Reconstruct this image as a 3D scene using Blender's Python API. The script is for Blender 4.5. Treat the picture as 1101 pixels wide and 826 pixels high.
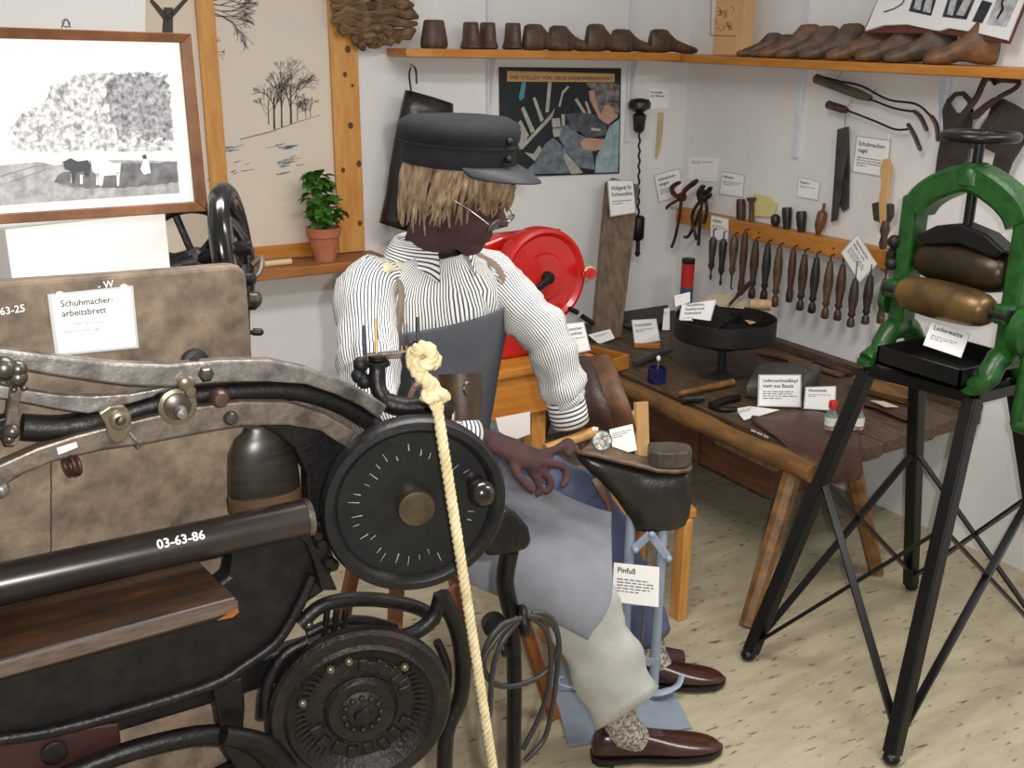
import bpy, bmesh, math, random
from mathutils import Vector as V, Matrix, Quaternion
random.seed(7)
for o in list(bpy.data.objects): bpy.data.objects.remove(o)
SC = bpy.context.scene
COL = SC.collection
# ------------------------------------------------------------ camera, world, lights, exposure
F, YAW, PITCH, ROLL, EYE = 1113.3, .54318, .31587, .0081975, 1.68
_f = V((math.sin(YAW)*math.cos(PITCH), math.cos(YAW)*math.cos(PITCH), -math.sin(PITCH)))
_r = V((math.cos(YAW), -math.sin(YAW), 0)); _u = _r.cross(_f)
CR = _r*math.cos(ROLL)+_u*math.sin(ROLL); CU = _u*math.cos(ROLL)-_r*math.sin(ROLL); CW = _f
CAM = V((0, 0, EYE))
cd = bpy.data.cameras.new('camera'); cam = bpy.data.objects.new('camera', cd); COL.objects.link(cam)
cd.sensor_width = 36; cd.lens = F/1101*36; cd.clip_start = .02
m = Matrix((CR, CU, -CW)).transposed().to_4x4(); m.translation = CAM; cam.matrix_world = m
SC.camera = cam
w = bpy.data.worlds.new('world'); SC.world = w; w.use_nodes = True
w.node_tree.nodes['Background'].inputs[0].default_value = (1, .985, .97, 1)
w.node_tree.nodes['Background'].inputs[1].default_value = .34
def lamp(name, kind, loc, energy, color=(1, 1, 1), **k):
    d = bpy.data.lights.new(name, kind); d.energy = energy; d.color = color
    for a, b in k.items(): setattr(d, a, b)
    o = bpy.data.objects.new(name, d); COL.objects.link(o); o.location = loc
    return o
lamp('camera_flash', 'POINT', CAM+CR*.055+CU*.035+CW*.02, 104, (1, .97, .93), shadow_soft_size=.012)
for i, (x, y) in enumerate([(.9, 1.6), (2.2, .6)]):
    lamp('ceiling_lamp', 'AREA', (x, y, 2.55), 32, (1, .975, .94), shape='RECTANGLE', size=1.3, size_y=.3)
SC.view_settings.view_transform = 'Standard'; SC.view_settings.look = 'None'
SC.view_settings.exposure = 0; SC.view_settings.gamma = 1; SC.view_settings.use_curve_mapping = False
# ------------------------------------------------------------ photo pixel -> point on a real plane
def ray(x, y): return CW+CR*((x-550.5)/F)-CU*((y-413)/F)
def atz(x, y, z): d = ray(x, y); return CAM+d*((z-EYE)/d.z)
def atx(x, y, X): d = ray(x, y); return CAM+d*(X/d.x)
def aty(x, y, Y): d = ray(x, y); return CAM+d*(Y/d.y)
def atd(x, y, D): return CAM+ray(x, y)*D
class Plane:
    def __init__(s, p, n): s.p = V(p); s.n = V(n).normalized()
    def __call__(s, x, y, off=0):
        d = ray(x, y); return CAM+d*((s.p+s.n*off-CAM).dot(s.n)/d.dot(s.n))
# ------------------------------------------------------------ materials
MATS = {}
def rgb(h):
    c = [int(h[i:i+2], 16)/255 for i in (0, 2, 4)]
    return tuple(((x+.055)/1.055)**2.4 if x > .04045 else x/12.92 for x in c)+(1,)
def mat(name, c1, c2=None, rough=.6, metal=0, scale=12, stretch=(1, 1, 1), bump=0, bscale=60, contrast=(.35, .65), spec=.5, detail=5, c3=None, emit=None, alpha=None, trans=0, ior=1.45, coat=0):
    if name in MATS: return MATS[name]
    M = bpy.data.materials.new(name); M.use_nodes = True; nt = M.node_tree; N = nt.nodes; L = nt.links
    b = N['Principled BSDF']; b.inputs['Roughness'].default_value = rough; b.inputs['Metallic'].default_value = metal
    b.inputs['Specular IOR Level'].default_value = spec
    b.inputs['Base Color'].default_value = rgb(c1)
    if trans: b.inputs['Transmission Weight'].default_value = trans; b.inputs['IOR'].default_value = ior
    if coat: b.inputs['Coat Weight'].default_value = coat
    tc = N.new('ShaderNodeTexCoord'); mp = N.new('ShaderNodeMapping'); mp.inputs['Scale'].default_value = stretch
    L.new(tc.outputs['Object'], mp.inputs[0])
    if c2:
        n = N.new('ShaderNodeTexNoise'); n.inputs['Scale'].default_value = scale; n.inputs['Detail'].default_value = detail; n.inputs['Roughness'].default_value = .6
        L.new(mp.outputs[0], n.inputs[0])
        r = N.new('ShaderNodeValToRGB'); r.color_ramp.elements[0].color = rgb(c1); r.color_ramp.elements[1].color = rgb(c2)
        r.color_ramp.elements[0].position, r.color_ramp.elements[1].position = contrast
        if c3: e = r.color_ramp.elements.new(min(.98, contrast[1]+.12)); e.color = rgb(c3)
        L.new(n.outputs[0], r.inputs[0]); L.new(r.outputs[0], b.inputs['Base Color'])
    if bump:
        n2 = N.new('ShaderNodeTexNoise'); n2.inputs['Scale'].default_value = bscale; n2.inputs['Detail'].default_value = 4
        L.new(mp.outputs[0], n2.inputs[0])
        bp = N.new('ShaderNodeBump'); bp.inputs['Strength'].default_value = bump; bp.inputs['Distance'].default_value = .004
        L.new(n2.outputs[0], bp.inputs['Height']); L.new(bp.outputs[0], b.inputs['Normal'])
    MATS[name] = M
    return M
def stripes(name, n, base='EDEBE4', line='3A4258', duty=.36, axis=0):
    M = bpy.data.materials.new(name); M.use_nodes = True; nt = M.node_tree; N = nt.nodes; L = nt.links
    b = N['Principled BSDF']; b.inputs['Roughness'].default_value = .85; b.inputs['Specular IOR Level'].default_value = .2
    uv = N.new('ShaderNodeUVMap'); sp = N.new('ShaderNodeSeparateXYZ'); L.new(uv.outputs[0], sp.inputs[0])
    mu = N.new('ShaderNodeMath'); mu.operation = 'MULTIPLY'; mu.inputs[1].default_value = n; L.new(sp.outputs[axis], mu.inputs[0])
    fr = N.new('ShaderNodeMath'); fr.operation = 'FRACT'; L.new(mu.outputs[0], fr.inputs[0])
    r = N.new('ShaderNodeValToRGB'); e = r.color_ramp.elements
    e[0].color = rgb(line); e[1].color = rgb(base); e[0].position = duty-.04; e[1].position = duty+.04
    x = e.new(.93); x.color = rgb(base); x = e.new(1.0); x.color = rgb(line)
    L.new(fr.outputs[0], r.inputs[0]); L.new(r.outputs[0], b.inputs['Base Color'])
    MATS[name] = M; return M
WALL = mat('white_wall_paint', 'E6E5E3', 'DEDDDB', .75, scale=3, bump=.25, bscale=45)
IRON = mat('black_cast_iron', '0F0E0D', '211D1A', .45, .3, scale=34, bump=.3, bscale=120, contrast=(.4, .75))
IRONM = mat('matt_black_iron', '12110F', '1E1B18', .55, .2, scale=10, bump=.25, bscale=90)
STEEL = mat('worn_bare_steel', '4E4A46', '8F8A84', .42, .65, scale=24, c3='6A4E38', bump=.3, bscale=90, contrast=(.34, .6), detail=8)
STEELB = mat('brownish_worn_steel', '453C35', '7A7066', .45, .55, scale=26, c3='65482F', bump=.3, bscale=90, contrast=(.34, .6), detail=8)
BOLT = mat('grey_bolt_metal', '6A645C', '48423B', .35, .8, scale=40)
PAPER = mat('white_paper', 'F3F2EE', rough=.7, spec=.3)
SLEEVE = mat('clear_laminate_edge', 'B9BABC', rough=.25)
INK = mat('black_ink', '1E1E20', rough=.7, spec=.2)
INKG = mat('grey_ink', '77777A', rough=.7, spec=.2)
WHITEP = mat('white_marker_paint', 'E9E6E0', rough=.6)
PINE = mat('orange_pine', 'B97A34', 'D09A52', .45, scale=5, stretch=(9, 9, 1.2), c3='8A4F1F', contrast=(.3, .65))
PINEH = mat('orange_pine_lengthwise', 'A9691F', 'C58438', .42, scale=5, stretch=(1.2, 9, 9), c3='8A4F1F', contrast=(.3, .68))
PINEY = mat('orange_pine_across', 'A9691F', 'C58438', .42, scale=5, stretch=(9, 1.2, 9), c3='8A4F1F', contrast=(.3, .68))
OLDW = mat('dark_old_wood', '32261B', '64503A', .6, scale=11, c3='7A6248', stretch=(6, 1, 6), bump=.4, bscale=40, contrast=(.3, .7))
OLDX = mat('grey_brown_old_wood', '5A4A3C', '7E6B57', .65, scale=7, stretch=(6, 6, 1), bump=.3, bscale=40)
DARKW = mat('dark_turned_wood', '35271D', '5B4431', .45, scale=9, stretch=(5, 5, 1))
LASTW = mat('brown_last_wood', '3E2F25', '66503D', .5, scale=22, stretch=(1.5, 5, 5), c3='93714F')
LEATH = mat('brown_leather', '4A3020', '6E4B33', .5, scale=14, bump=.3, bscale=150)
LEATHD = mat('dark_brown_leather', '33231D', '4A342B', .45, scale=8, bump=.3, bscale=130)
BLACKL = mat('black_leather', '16140F', '25231F', .32, scale=12, bump=.3, bscale=60, spec=.6)
GREEN = mat('green_machine_paint', '113A10', '1B5218', .36, scale=30, bump=.2, bscale=80)
RED = mat('red_machine_paint', 'B3120F', 'C61C14', .3, scale=6, coat=.3)
BRASS = mat('worn_brass_roller', '4A3B2A', '8C6E3C', .38, .6, scale=7)
ROPE = mat('cream_rope_fibre', 'D8CBA4', 'BFAE84', .85, scale=40, bump=.4, bscale=200)
# ------------------------------------------------------------ mesh building
class B:
    def __init__(s): s.v = []; s.f = []; s.uv = {}
    def add(s, vs, fs, uvs=None):
        k = len(s.v); s.v += [V(p) for p in vs]
        for i, f in enumerate(fs):
            if uvs: s.uv[len(s.f)] = uvs[i]
            s.f.append([k+a for a in f])
        return s
    def box(s, c, size, ax=None):
        x, y, z = ax if ax else (V((1, 0, 0)), V((0, 1, 0)), V((0, 0, 1)))
        c = V(c); a, b, h = (q/2 for q in size)
        vs = [c+x*(i*a)+y*(j*b)+z*(k*h) for k in (-1, 1) for j in (-1, 1) for i in (-1, 1)]
        return s.add(vs, [(0, 2, 3, 1), (4, 5, 7, 6), (0, 1, 5, 4), (2, 6, 7, 3), (0, 4, 6, 2), (1, 3, 7, 5)])
    def bb(s, lo, hi):
        lo, hi = V(lo), V(hi); return s.box((lo+hi)/2, hi-lo)
    def bar(s, p, q, w, h, up=(0, 0, 1)):
        p, q = V(p), V(q); d = (q-p); L = d.length; d.normalize(); up = V(up)
        if abs(d.dot(up.normalized())) > .98: up = V((1, 0, 0)) if abs(d.x) < .9 else V((0, 1, 0))
        y = up.cross(d).normalized(); z = d.cross(y)
        return s.box((p+q)/2, (L, w, h), (d, y, z))
    def rings(s, rs, cap=True, closed=False, uv=False):
        n = len(rs[0]); k = len(rs); fs = []; us = []
        for j in range(k if closed else k-1):
            for i in range(n):
                fs.append((j*n+i, j*n+(i+1) % n, ((j+1) % k)*n+(i+1) % n, ((j+1) % k)*n+i))
                us.append([(i/n, j/(k-1)), ((i+1)/n, j/(k-1)), ((i+1)/n, (j+1)/(k-1)), (i/n, (j+1)/(k-1))])
        if cap and not closed:
            fs.append(tuple(range(n))[::-1]); fs.append(tuple((k-1)*n+i for i in range(n)))
            us += [[(.5, 0)]*n, [(.5, 1)]*n]
        return s.add([p for r in rs for p in r], fs, us if uv else None)
    def tube(s, pts, r, n=10, closed=False, cap=True, flat=1, up=None, uv=False):
        pts = [V(p) for p in pts]; m = len(pts); rs = r if isinstance(r, (list, tuple)) else [r]*m
        out = []; prev = None
        for i, p in enumerate(pts):
            if closed: t = pts[(i+1) % m]-pts[i-1]
            else: t = pts[min(i+1, m-1)]-pts[max(i-1, 0)]
            t.normalize()
            if up is not None: a = t.cross(V(up)); a = a.normalized() if a.length > 1e-4 else prev
            elif prev is None:
                a = t.cross(V((0, 0, 1)) if abs(t.z) < .9 else V((1, 0, 0))).normalized()
            else: a = (prev-t*prev.dot(t)).normalized()
            prev = a; b = t.cross(a)
            out.append([p+(a*math.cos(q)+b*math.sin(q)*flat)*rs[i] for q in [2*math.pi*k/n for k in range(n)]])
        return s.rings(out, cap, closed, uv)
    def lathe(s, prof, o=(0, 0, 0), ax=(0, 0, 1), n=20, cap=True):
        o = V(o); ax = V(ax).normalized(); a = ax.cross(V((0, 0, 1)) if abs(ax.z) < .9 else V((1, 0, 0))).normalized(); b = ax.cross(a)
        return s.rings([[o+ax*z+(a*math.cos(q)+b*math.sin(q))*max(r, .0004) for q in [2*math.pi*k/n for k in range(n)]] for r, z in prof], cap)
    def torus(s, o, ax, R, r, n=40, k=10, flat=1):
        o = V(o); ax = V(ax).normalized(); a = ax.cross(V((0, 0, 1)) if abs(ax.z) < .9 else V((1, 0, 0))).normalized(); b = ax.cross(a)
        rs = []
        for i in range(n):
            q = 2*math.pi*i/n; d = a*math.cos(q)+b*math.sin(q)
            rs.append([o+d*(R+r*math.cos(t))+ax*(r*flat*math.sin(t)) for t in [2*math.pi*j/k for j in range(k)]])
        return s.rings(rs, closed=True)
    def prism(s, pts, ex):
        pts = [V(p) for p in pts]; ex = V(ex); n = len(pts)
        return s.add(pts+[p+ex for p in pts], [tuple(range(n)), tuple(range(2*n-1, n-1, -1))]+[((i+1) % n, i, n+i, n+(i+1) % n) for i in range(n)])
    def ball(s, c, r, n=14, k=8, ax=None):
        c = V(c); r = r if isinstance(r, (tuple, list)) else (r, r, r); ax = ax or (V((1, 0, 0)), V((0, 1, 0)), V((0, 0, 1)))
        rs = []
        for j in range(k+1):
            t = math.pi*j/k; t = min(max(t, .02), math.pi-.02)
            rs.append([c+ax[0]*(r[0]*math.sin(t)*math.cos(q))+ax[1]*(r[1]*math.sin(t)*math.sin(q))-ax[2]*(r[2]*math.cos(t)) for q in [2*math.pi*i/n for i in range(n)]])
        return s.rings(rs)
    def sheet(s, rows, uv=True):
        k = len(rows); n = len(rows[0]); fs = []; us = []
        for j in range(k-1):
            for i in range(n-1):
                fs.append((j*n+i, j*n+i+1, (j+1)*n+i+1, (j+1)*n+i)); us.append([(i/(n-1), j/(k-1)), ((i+1)/(n-1), j/(k-1)), ((i+1)/(n-1), (j+1)/(k-1)), (i/(n-1), (j+1)/(k-1))])
        return s.add([p for r in rows for p in r], fs, us)
    def mesh(s, name, c):
        me = bpy.data.meshes.new(name); me.from_pydata([p-c for p in s.v], [], s.f); me.validate(); 
        if s.uv:
            l = me.uv_layers.new(name='UVMap')
            for i, p in enumerate(me.polygons):
                if i in s.uv:
                    for li, q in zip(p.loop_indices, s.uv[i]): l.data[li].uv = q
        bm = bmesh.new(); bm.from_mesh(me); bmesh.ops.recalc_face_normals(bm, faces=bm.faces); bm.to_mesh(me); bm.free()
        return me
WLOC = {}
def tag(o, label=None, cat=None, group=None, kind=None):
    if label: o['label'] = label
    if cat: o['category'] = cat
    if group: o['group'] = group
    if kind: o['kind'] = kind
    return o
def build(b, name, M, parent=None, smooth=40, bevel=0, sub=0, solid=0, label=None, cat=None, group=None, kind=None, seg=2):
    lo = V((min(p[i] for p in b.v) for i in range(3))); hi = V((max(p[i] for p in b.v) for i in range(3)))
    c = V(((lo.x+hi.x)/2, (lo.y+hi.y)/2, lo.z)); me = b.mesh(name, c)
    o = bpy.data.objects.new(name, me); COL.objects.link(o); me.materials.append(M)
    if parent: o.parent = parent; o.location = c-WLOC[parent.name]
    else: o.location = c
    WLOC[o.name] = c
    if smooth: me.shade_smooth(); me.set_sharp_from_angle(angle=math.radians(smooth))
    if solid: q = o.modifiers.new('s', 'SOLIDIFY'); q.thickness = solid; q.offset = 0
    if bevel: q = o.modifiers.new('b', 'BEVEL'); q.width = bevel; q.segments = seg; q.limit_method = 'ANGLE'; q.angle_limit = math.radians(40)
    if sub: q = o.modifiers.new('d', 'SUBSURF'); q.levels = q.render_levels = sub
    return tag(o, label, cat, group, kind)
def thing(name, loc, label, cat, group=None, kind=None):
    o = bpy.data.objects.new(name, None); COL.objects.link(o); o.location = V(loc); o.empty_display_size = .05
    WLOC[o.name] = V(loc)
    return tag(o, label, cat, group, kind)
def dup(root, loc, label=None, group=None):
    r = root.copy(); COL.objects.link(r); r.location = V(loc); WLOC[r.name] = V(loc)
    if label: r['label'] = label
    if group: r['group'] = group
    for ch in root.children:
        c = ch.copy(); COL.objects.link(c); c.parent = r
        for g in ch.children: d = g.copy(); COL.objects.link(d); d.parent = c
    return r
def text(s, o, xd, yd, size, M, parent, name='lettering', bold=0, align='LEFT', lift=.0006):
    cu = bpy.data.curves.new('t', 'FONT'); cu.body = s; cu.size = size; cu.offset = bold*size; cu.align_x = align; cu.resolution_u = 2
    t = bpy.data.objects.new('t', cu); me = bpy.data.meshes.new_from_object(t); bpy.data.objects.remove(t); bpy.data.curves.remove(cu)
    o, xd, yd = V(o), V(xd).normalized(), V(yd).normalized(); n = xd.cross(yd)
    vs = [o+xd*p.co.x+yd*p.co.y+n*lift for p in me.vertices]; fs = [tuple(p.vertices) for p in me.polygons]
    bpy.data.meshes.remove(me)
    if not vs: return None
    return build(B().add(vs, fs), name, M, parent, smooth=0)
def catmull(pts, k=6):
    pts = [V(p) for p in pts]; out = []
    for i in range(len(pts)-1):
        a, b, c, d = pts[max(i-1, 0)], pts[i], pts[i+1], pts[min(i+2, len(pts)-1)]
        for j in range(k):
            t = j/k; out.append(.5*((2*b)+(c-a)*t+(2*a-5*b+4*c-d)*t*t+(3*b-a-3*c+d)*t**3))
    return out+[pts[-1]]
def fit(o, xd, wmax):
    q = [v.co.dot(xd) for v in o.data.vertices]; a, b_ = min(q), max(q)
    if b_-a > wmax:
        k = wmax/(b_-a)
        for v in o.data.vertices: v.co += xd*((v.co.dot(xd)-a)*(k-1))
def ropepath(b, pts, R_, r_, pitch):
    """three-strand rope laid along a path"""
    d = [0]
    for i in range(1, len(pts)): d.append(d[-1]+(pts[i]-pts[i-1]).length)
    n = max(8, int(d[-1]/.0035)); res = []
    for i in range(n+1):
        s_ = d[-1]*i/n; k = max(j for j in range(len(d)) if d[j] <= s_+1e-9); k = min(k, len(pts)-2)
        res.append(pts[k].lerp(pts[k+1], (s_-d[k])/max(d[k+1]-d[k], 1e-9)))
    for ph in range(3):
        out = []; a = None
        for i, p in enumerate(res):
            t_ = (res[min(i+1, n)]-res[max(i-1, 0)]).normalized()
            a = t_.cross(V((.3, .9, .2))).normalized() if a is None else (a-t_*a.dot(t_)).normalized(); c_ = t_.cross(a); q = ph*2.094+2*math.pi*d[-1]*i/n/pitch
            out.append(p+(a*math.cos(q)+c_*math.sin(q))*R_)
        b.tube(out, r_, 6)
    return b
def jag(pts, amp, n=5, seed=1):
    """ragged outline for printed foliage"""
    rr = random.Random(seed); out = []
    for i, (x, y) in enumerate(pts):
        x2, y2 = pts[(i+1) % len(pts)]; L = math.hypot(x2-x, y2-y); m_ = max(1, int(L/n))
        for k in range(m_): a = amp if k else 0; out.append((x+(x2-x)*k/m_+rr.uniform(-a, a), y+(y2-y)*k/m_+rr.uniform(-a, a)))
    return out
def card(name, label, quad, pl, head=(), body=3, thick=.002, hsize=.14, sleeve=True, cat='label', margin=.09, hx=.09, small=None, group=None, bsize=.05):
    """printed card: corner pixels tl,tr,br,bl laid on the plane it really stands in"""
    tl, tr, br, bl = [pl(*q) for q in quad]
    x = ((tr-tl)+(br-bl)); y = ((tl-bl)+(tr-br)); W = x.length/2; H = y.length/2; xd = x.normalized(); n = xd.cross(y.normalized()).normalized()
    if n.dot(CAM-tl) < 0: n = -n
    c = (tl+tr+br+bl)/4
    t = thing(name, c-y*.25, label, cat, group)
    if sleeve:
        g = lambda p: c+(p-c)*(1+margin*.8)
        build(B().prism([g(p) for p in (bl, br, tr, tl)], -n*thick), 'laminate_sleeve', SLEEVE, t, 0)
    build(B().prism([p+n*.0008 for p in (bl, br, tr, tl)], -n*.0012), 'paper', PAPER, t, 0)
    yd = y.normalized(); yy = H*(1-hx)-H*hsize
    for s in head:
        fit(text(s, bl+xd*(W*hx)+yd*yy+n*.001, xd, yd, H*hsize*1.25, INK, t, 'heading', .012), xd, W*(1-1.6*hx)); yy -= H*hsize*1.35
    if small:
        for s in small:
            text(s, bl+xd*(W*hx)+yd*yy+n*.001, xd, yd, H*bsize*1.5, INKG, t, 'small_print'); yy -= H*bsize*2
    elif body:
        b = B(); yy += H*.02
        for k in range(body):
            xx = hx; end = random.uniform(.72, .93) if k < body-1 else random.uniform(.3, .6)
            while xx < end:
                l = min(random.uniform(.05, .15), end-xx+.02)
                p = bl+xd*(W*xx)+yd*yy+n*.0012
                b.add([p, p+xd*(W*l), p+xd*(W*l)+yd*(H*bsize*.6), p+yd*(H*bsize*.6)], [(0, 1, 2, 3)]); xx += l+.025
            yy -= H*bsize*1.5
        build(b, 'small_print', INKG, t, 0)
    return t
# ============================================================ the room
XR, YB = 3.112, 3.684
def floor_mat():
    M = bpy.data.materials.new('flecked_beige_linoleum'); M.use_nodes = True; nt = M.node_tree; N = nt.nodes; L = nt.links
    b = N['Principled BSDF']; b.inputs['Roughness'].default_value = .45
    tc = N.new('ShaderNodeTexCoord'); mp = N.new('ShaderNodeMapping'); mp.inputs['Rotation'].default_value = (0, 0, .95); mp.inputs['Scale'].default_value = (1, 4, 1); L.new(tc.outputs['Object'], mp.inputs[0])
    def ramp(sc, p, cs, co, det=4):
        n = N.new('ShaderNodeTexNoise'); n.inputs['Scale'].default_value = sc; n.inputs['Detail'].default_value = det; L.new(co, n.inputs[0])
        r = N.new('ShaderNodeValToRGB'); r.color_ramp.elements[0].position, r.color_ramp.elements[1].position = p
        r.color_ramp.elements[0].color, r.color_ramp.elements[1].color = rgb(cs[0]), rgb(cs[1]); L.new(n.outputs[0], r.inputs[0]); return r
    a = ramp(6, (.3, .7), ('9E937A', 'B3A98F'), mp.outputs[0]); k = ramp(22, (.62, .70), ('FFFFFF', '5E5546'), mp.outputs[0], 3)
    mx = N.new('ShaderNodeMix'); mx.data_type = 'RGBA'; mx.blend_type = 'MULTIPLY'; mx.inputs[0].default_value = .75
    L.new(a.outputs[0], mx.inputs[6]); L.new(k.outputs[0], mx.inputs[7]); L.new(mx.outputs[2], b.inputs['Base Color']); return M
build(B().bb((-1.4, -1.2, -.08), (XR+.1, YB+.1, 0)), 'floor', floor_mat(), smooth=0, kind='structure')
build(B().bb((-1.4, YB, 0), (XR+.1, YB+.1, 2.6)), 'wall_back', WALL, smooth=0, kind='structure')
build(B().bb((XR, -1.2, 0), (XR+.1, YB, 2.6)), 'wall_right', WALL, smooth=0, kind='structure')
PB = Plane((0, YB, 0), (0, -1, 0)); PR = Plane((XR, 0, 0), (-1, 0, 0))
def pbk(x, y, off=0): return aty(x, y, YB-off)
def prt(x, y, off=0): return atx(x, y, XR-off)
# ---- shelves on metal brackets
BRK = mat('white_painted_bracket', 'D6DAE0', rough=.4)
def shelf(name, label, quad, th, M, brackets, wall):
    c = sum((V(q) for q in quad), V())/4
    t = thing(name, c-V((0, 0, th)), label, 'shelf')
    build(B().prism([V(q) for q in quad], (0, 0, -th)), 'shelf_board', M, t, 0, bevel=.003)
    for p in brackets:
        p = V(p); k = build(B().box(p+V((0, 0, .2))-wall*.004, (.024, .024, .75), None) if 0 else B().bar(p+V((0, 0, .42)), p-V((0, 0, .34)), .022, .014, wall), 'bracket', BRK, t, 0)
        build(B().prism([p-V((0, 0, .002)), p+wall*.06-V((0, 0, .002)), p+wall*.06-V((0, 0, .010)), p+wall*.008-V((0, 0, .2)), p-V((0, 0, .2))], wall.cross(V((0, 0, 1)))*.004), 'bracket_arm', BRK, k, 0)
        build(B().ball(p+wall*.008+V((.004, 0, -.06)), .004, 8, 5), 'screw', BOLT, k)
    return t
shelf('wall_shelf', 'orange pine shelf board above the poster carrying dark wooden lasts', [(1.668, 3.51, 1.668), (1.76, 3.484, 1.668), (2.905, 3.484, 1.656), (2.905, YB-.008, 1.656), (1.668, YB-.008, 1.668)], .03, PINEH,
      [(aty(525, 70, YB).x, YB-.008, 1.636), (aty(676, 70, YB).x, YB-.008, 1.628)], V((0, -1, 0)))
shelf('wall_shelf', 'orange pine shelf board on right wall carrying a crowded row of lasts', [(2.912, YB-.01, 1.653), (2.912, 1.93, 1.627), (XR-.008, 1.93, 1.627), (XR-.008, YB-.01, 1.653)], .03, PINEY,
      [(XR-.008, atx(866, 70, XR).y, 1.61), (XR-.008, atx(1021, 90, XR).y, 1.60)], V((-1, 0, 0)))
sill = shelf('low_shelf', 'narrow pine shelf below the winter landscape carrying a potted plant', [(.55, 3.50, .925), (1.58, 3.50, .925), (1.58, YB-.008, .925), (.55, YB-.008, .925)], .035, mat('dark_orange_pine', '8A5427', 'AA6E38', .5, scale=5, stretch=(1.2, 9, 9)),
      [], V((0, -1, 0)))
b = B().bar((1.44, YB-.012, .885), (1.44, YB-.012, .68), .035, .02, (0, 1, 0)); build(b, 'support_strip', BRK, sill, 0)
# ---- winter landscape in its pine frame
CANV = mat('cream_canvas', 'DCCDB8', 'CFC8BE', .85, scale=1.6, bump=.1, bscale=300)
SKETCH = mat('ink_brown_drawing', '4A4440', rough=.9); SKETCHL = mat('pale_ink_drawing', '8C847C', rough=.9); SKETCHB = mat('blue_grey_wash', '8390A0', rough=.9)
zt = 2.02
pt = thing('landscape_picture', (1.0, YB-.01, .93), 'cream winter landscape with bare trees in a wide pine frame', 'picture')
x1 = aty(370, 150, YB-.02).x; xl = .30
build(B().bb((xl, YB-.014, .93), (x1+.04, YB-.004, zt)), 'canvas', CANV, pt, 0)
def px(p): return V(p)
build(B().prism([aty(356, 30, YB-.03), aty(383, 30, YB-.03), V((1.545, YB-.03, .93)), V((aty(365, 262, YB-.03).x, YB-.03, .93))], (0, .024, 0)) if 0 else B().bb((1.44, YB-.03, .93), (1.545, YB-.006, zt)), 'frame_post', PINE, pt, 0, bevel=.002)
build(B().bb((.985, YB-.032, .93), (1.045, YB-.006, zt)) if 0 else B().bb((aty(207, 0, YB-.03).x+.01, YB-.03, .93), (aty(222, 0, YB-.03).x+.025, YB-.006, zt)), 'frame_post', PINE, pt, 0, bevel=.002)
build(B().bb((xl, YB-.027, .9305), (1.4395, YB-.007, aty(300, 264, YB-.03).z)), 'frame_rail', PINEH, pt, 0, bevel=.002)
KNOT = mat('dark_pine_knot', '5A2F12', rough=.6)
for x, y, r in ((374, 53, 3.2), (371, 80, 2.4), (379, 92, 1.6), (377, 135, 3), (386, 176, 3), (387, 240, 2.6), (369, 183, 2.4)):
    c = aty(x, y, YB-.0312); kb = B().prism([c+V((math.cos(q)*r*.0034, 0, math.sin(q)*r*.0042)) for q in [k*.7 for k in range(9)]], (0, .0008, 0)); build(kb, 'knot', KNOT, pt, 0)
def strokes(parent, name, M, segs, pl):
    b = B()
    for (x0, y0, w0, x1_, y1, w1) in segs:
        d = math.hypot(x1_-x0, y1-y0) or 1; nx, ny = -(y1-y0)/d, (x1_-x0)/d
        q = [pl(x0+nx*w0, y0+ny*w0), pl(x1_+nx*w1, y1+ny*w1), pl(x1_-nx*w1, y1-ny*w1), pl(x0-nx*w0, y0-ny*w0)]
        b.add(q, [(0, 1, 2, 3)])
    return build(b, name, M, parent, 0)
def branch(out, x, y, a, l, w, d, spread=.45, minw=.12):
    if d == 0 or l < 1.2: return
    x1_, y1 = x+math.cos(a)*l, y-math.sin(a)*l
    out.append((x, y, w, x1_, y1, max(w*.72, minw)))
    k = 2 if d > 1 else 1
    for j in range(k+(random.random() < .4)):
        branch(out, x1_, y1, a+random.uniform(-spread, spread)*1.3, l*random.uniform(.62, .9), max(w*.68, minw), d-1, spread, minw)
rs = random.getstate(); random.seed(11)
segs = []
for x, y, h, w_ in ((295, 139, 34, 1.1), (289, 134, 24, .6), (303, 137, 40, .9), (313, 134, 38, 1.2), (320, 130, 14, .4), (329, 127, 14, .4), (334, 126, 12, .35)):
    segs.append((x, y, w_, x-.6, y-h, w_*.7))
    for k in range(6): branch(segs, x-.6, y-h*(.4+.12*k), math.pi/2+random.uniform(-.7, .7), h*.27, w_*.38, 5, .42, .09)
PC = lambda x, y: aty(x, y, YB-.0150)
strokes(pt, 'drawn_trees', SKETCH, segs, PC)
strokes(pt, 'drawn_trunk', SKETCH, [(180, 40, 6, 181, 8, 5), (181, 22, 4, 162, 0, 2), (181, 20, 3, 205, -6, 2)], PC); segs = []
for x, y, a, l, w_ in ((222, 4, -.1, 15, .8), (224, 12, -.35, 15, .7), (222, 2, .2, 14, .7), (226, 16, -.15, 13, .6), (222, 8, -.25, 16, .6)):
    segs = []; branch(segs, x, y, a, l, w_, 6, .45); strokes(pt, 'drawn_bough', SKETCH, segs, PC)
for x, y, a, l, w_ in ((224, 48, .5, 5, .3), (226, 58, .1, 6, .3)): segs = []; branch(segs, x, y, a, l, w_, 4, .5); strokes(pt, 'drawn_bough', SKETCH, segs, PC)
segs = [(258, 150, .6, 290, 142, .7), (290, 142, .7, 320, 131, .5), (320, 131, .5, 344, 124, .3), (250, 160, .5, 262, 155, .3)]
for k in range(26):
    cx, cy = random.choice(((300, 158), (308, 172), (306, 188), (240, 160), (262, 175), (255, 185), (232, 190)))
    x, y = cx+random.gauss(0, 7), cy+random.gauss(0, 2.2); l = random.uniform(4, 15); segs.append((x-l/2, y+1, random.uniform(.3, .9), x+l/2, y-1.2, .3))
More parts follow.
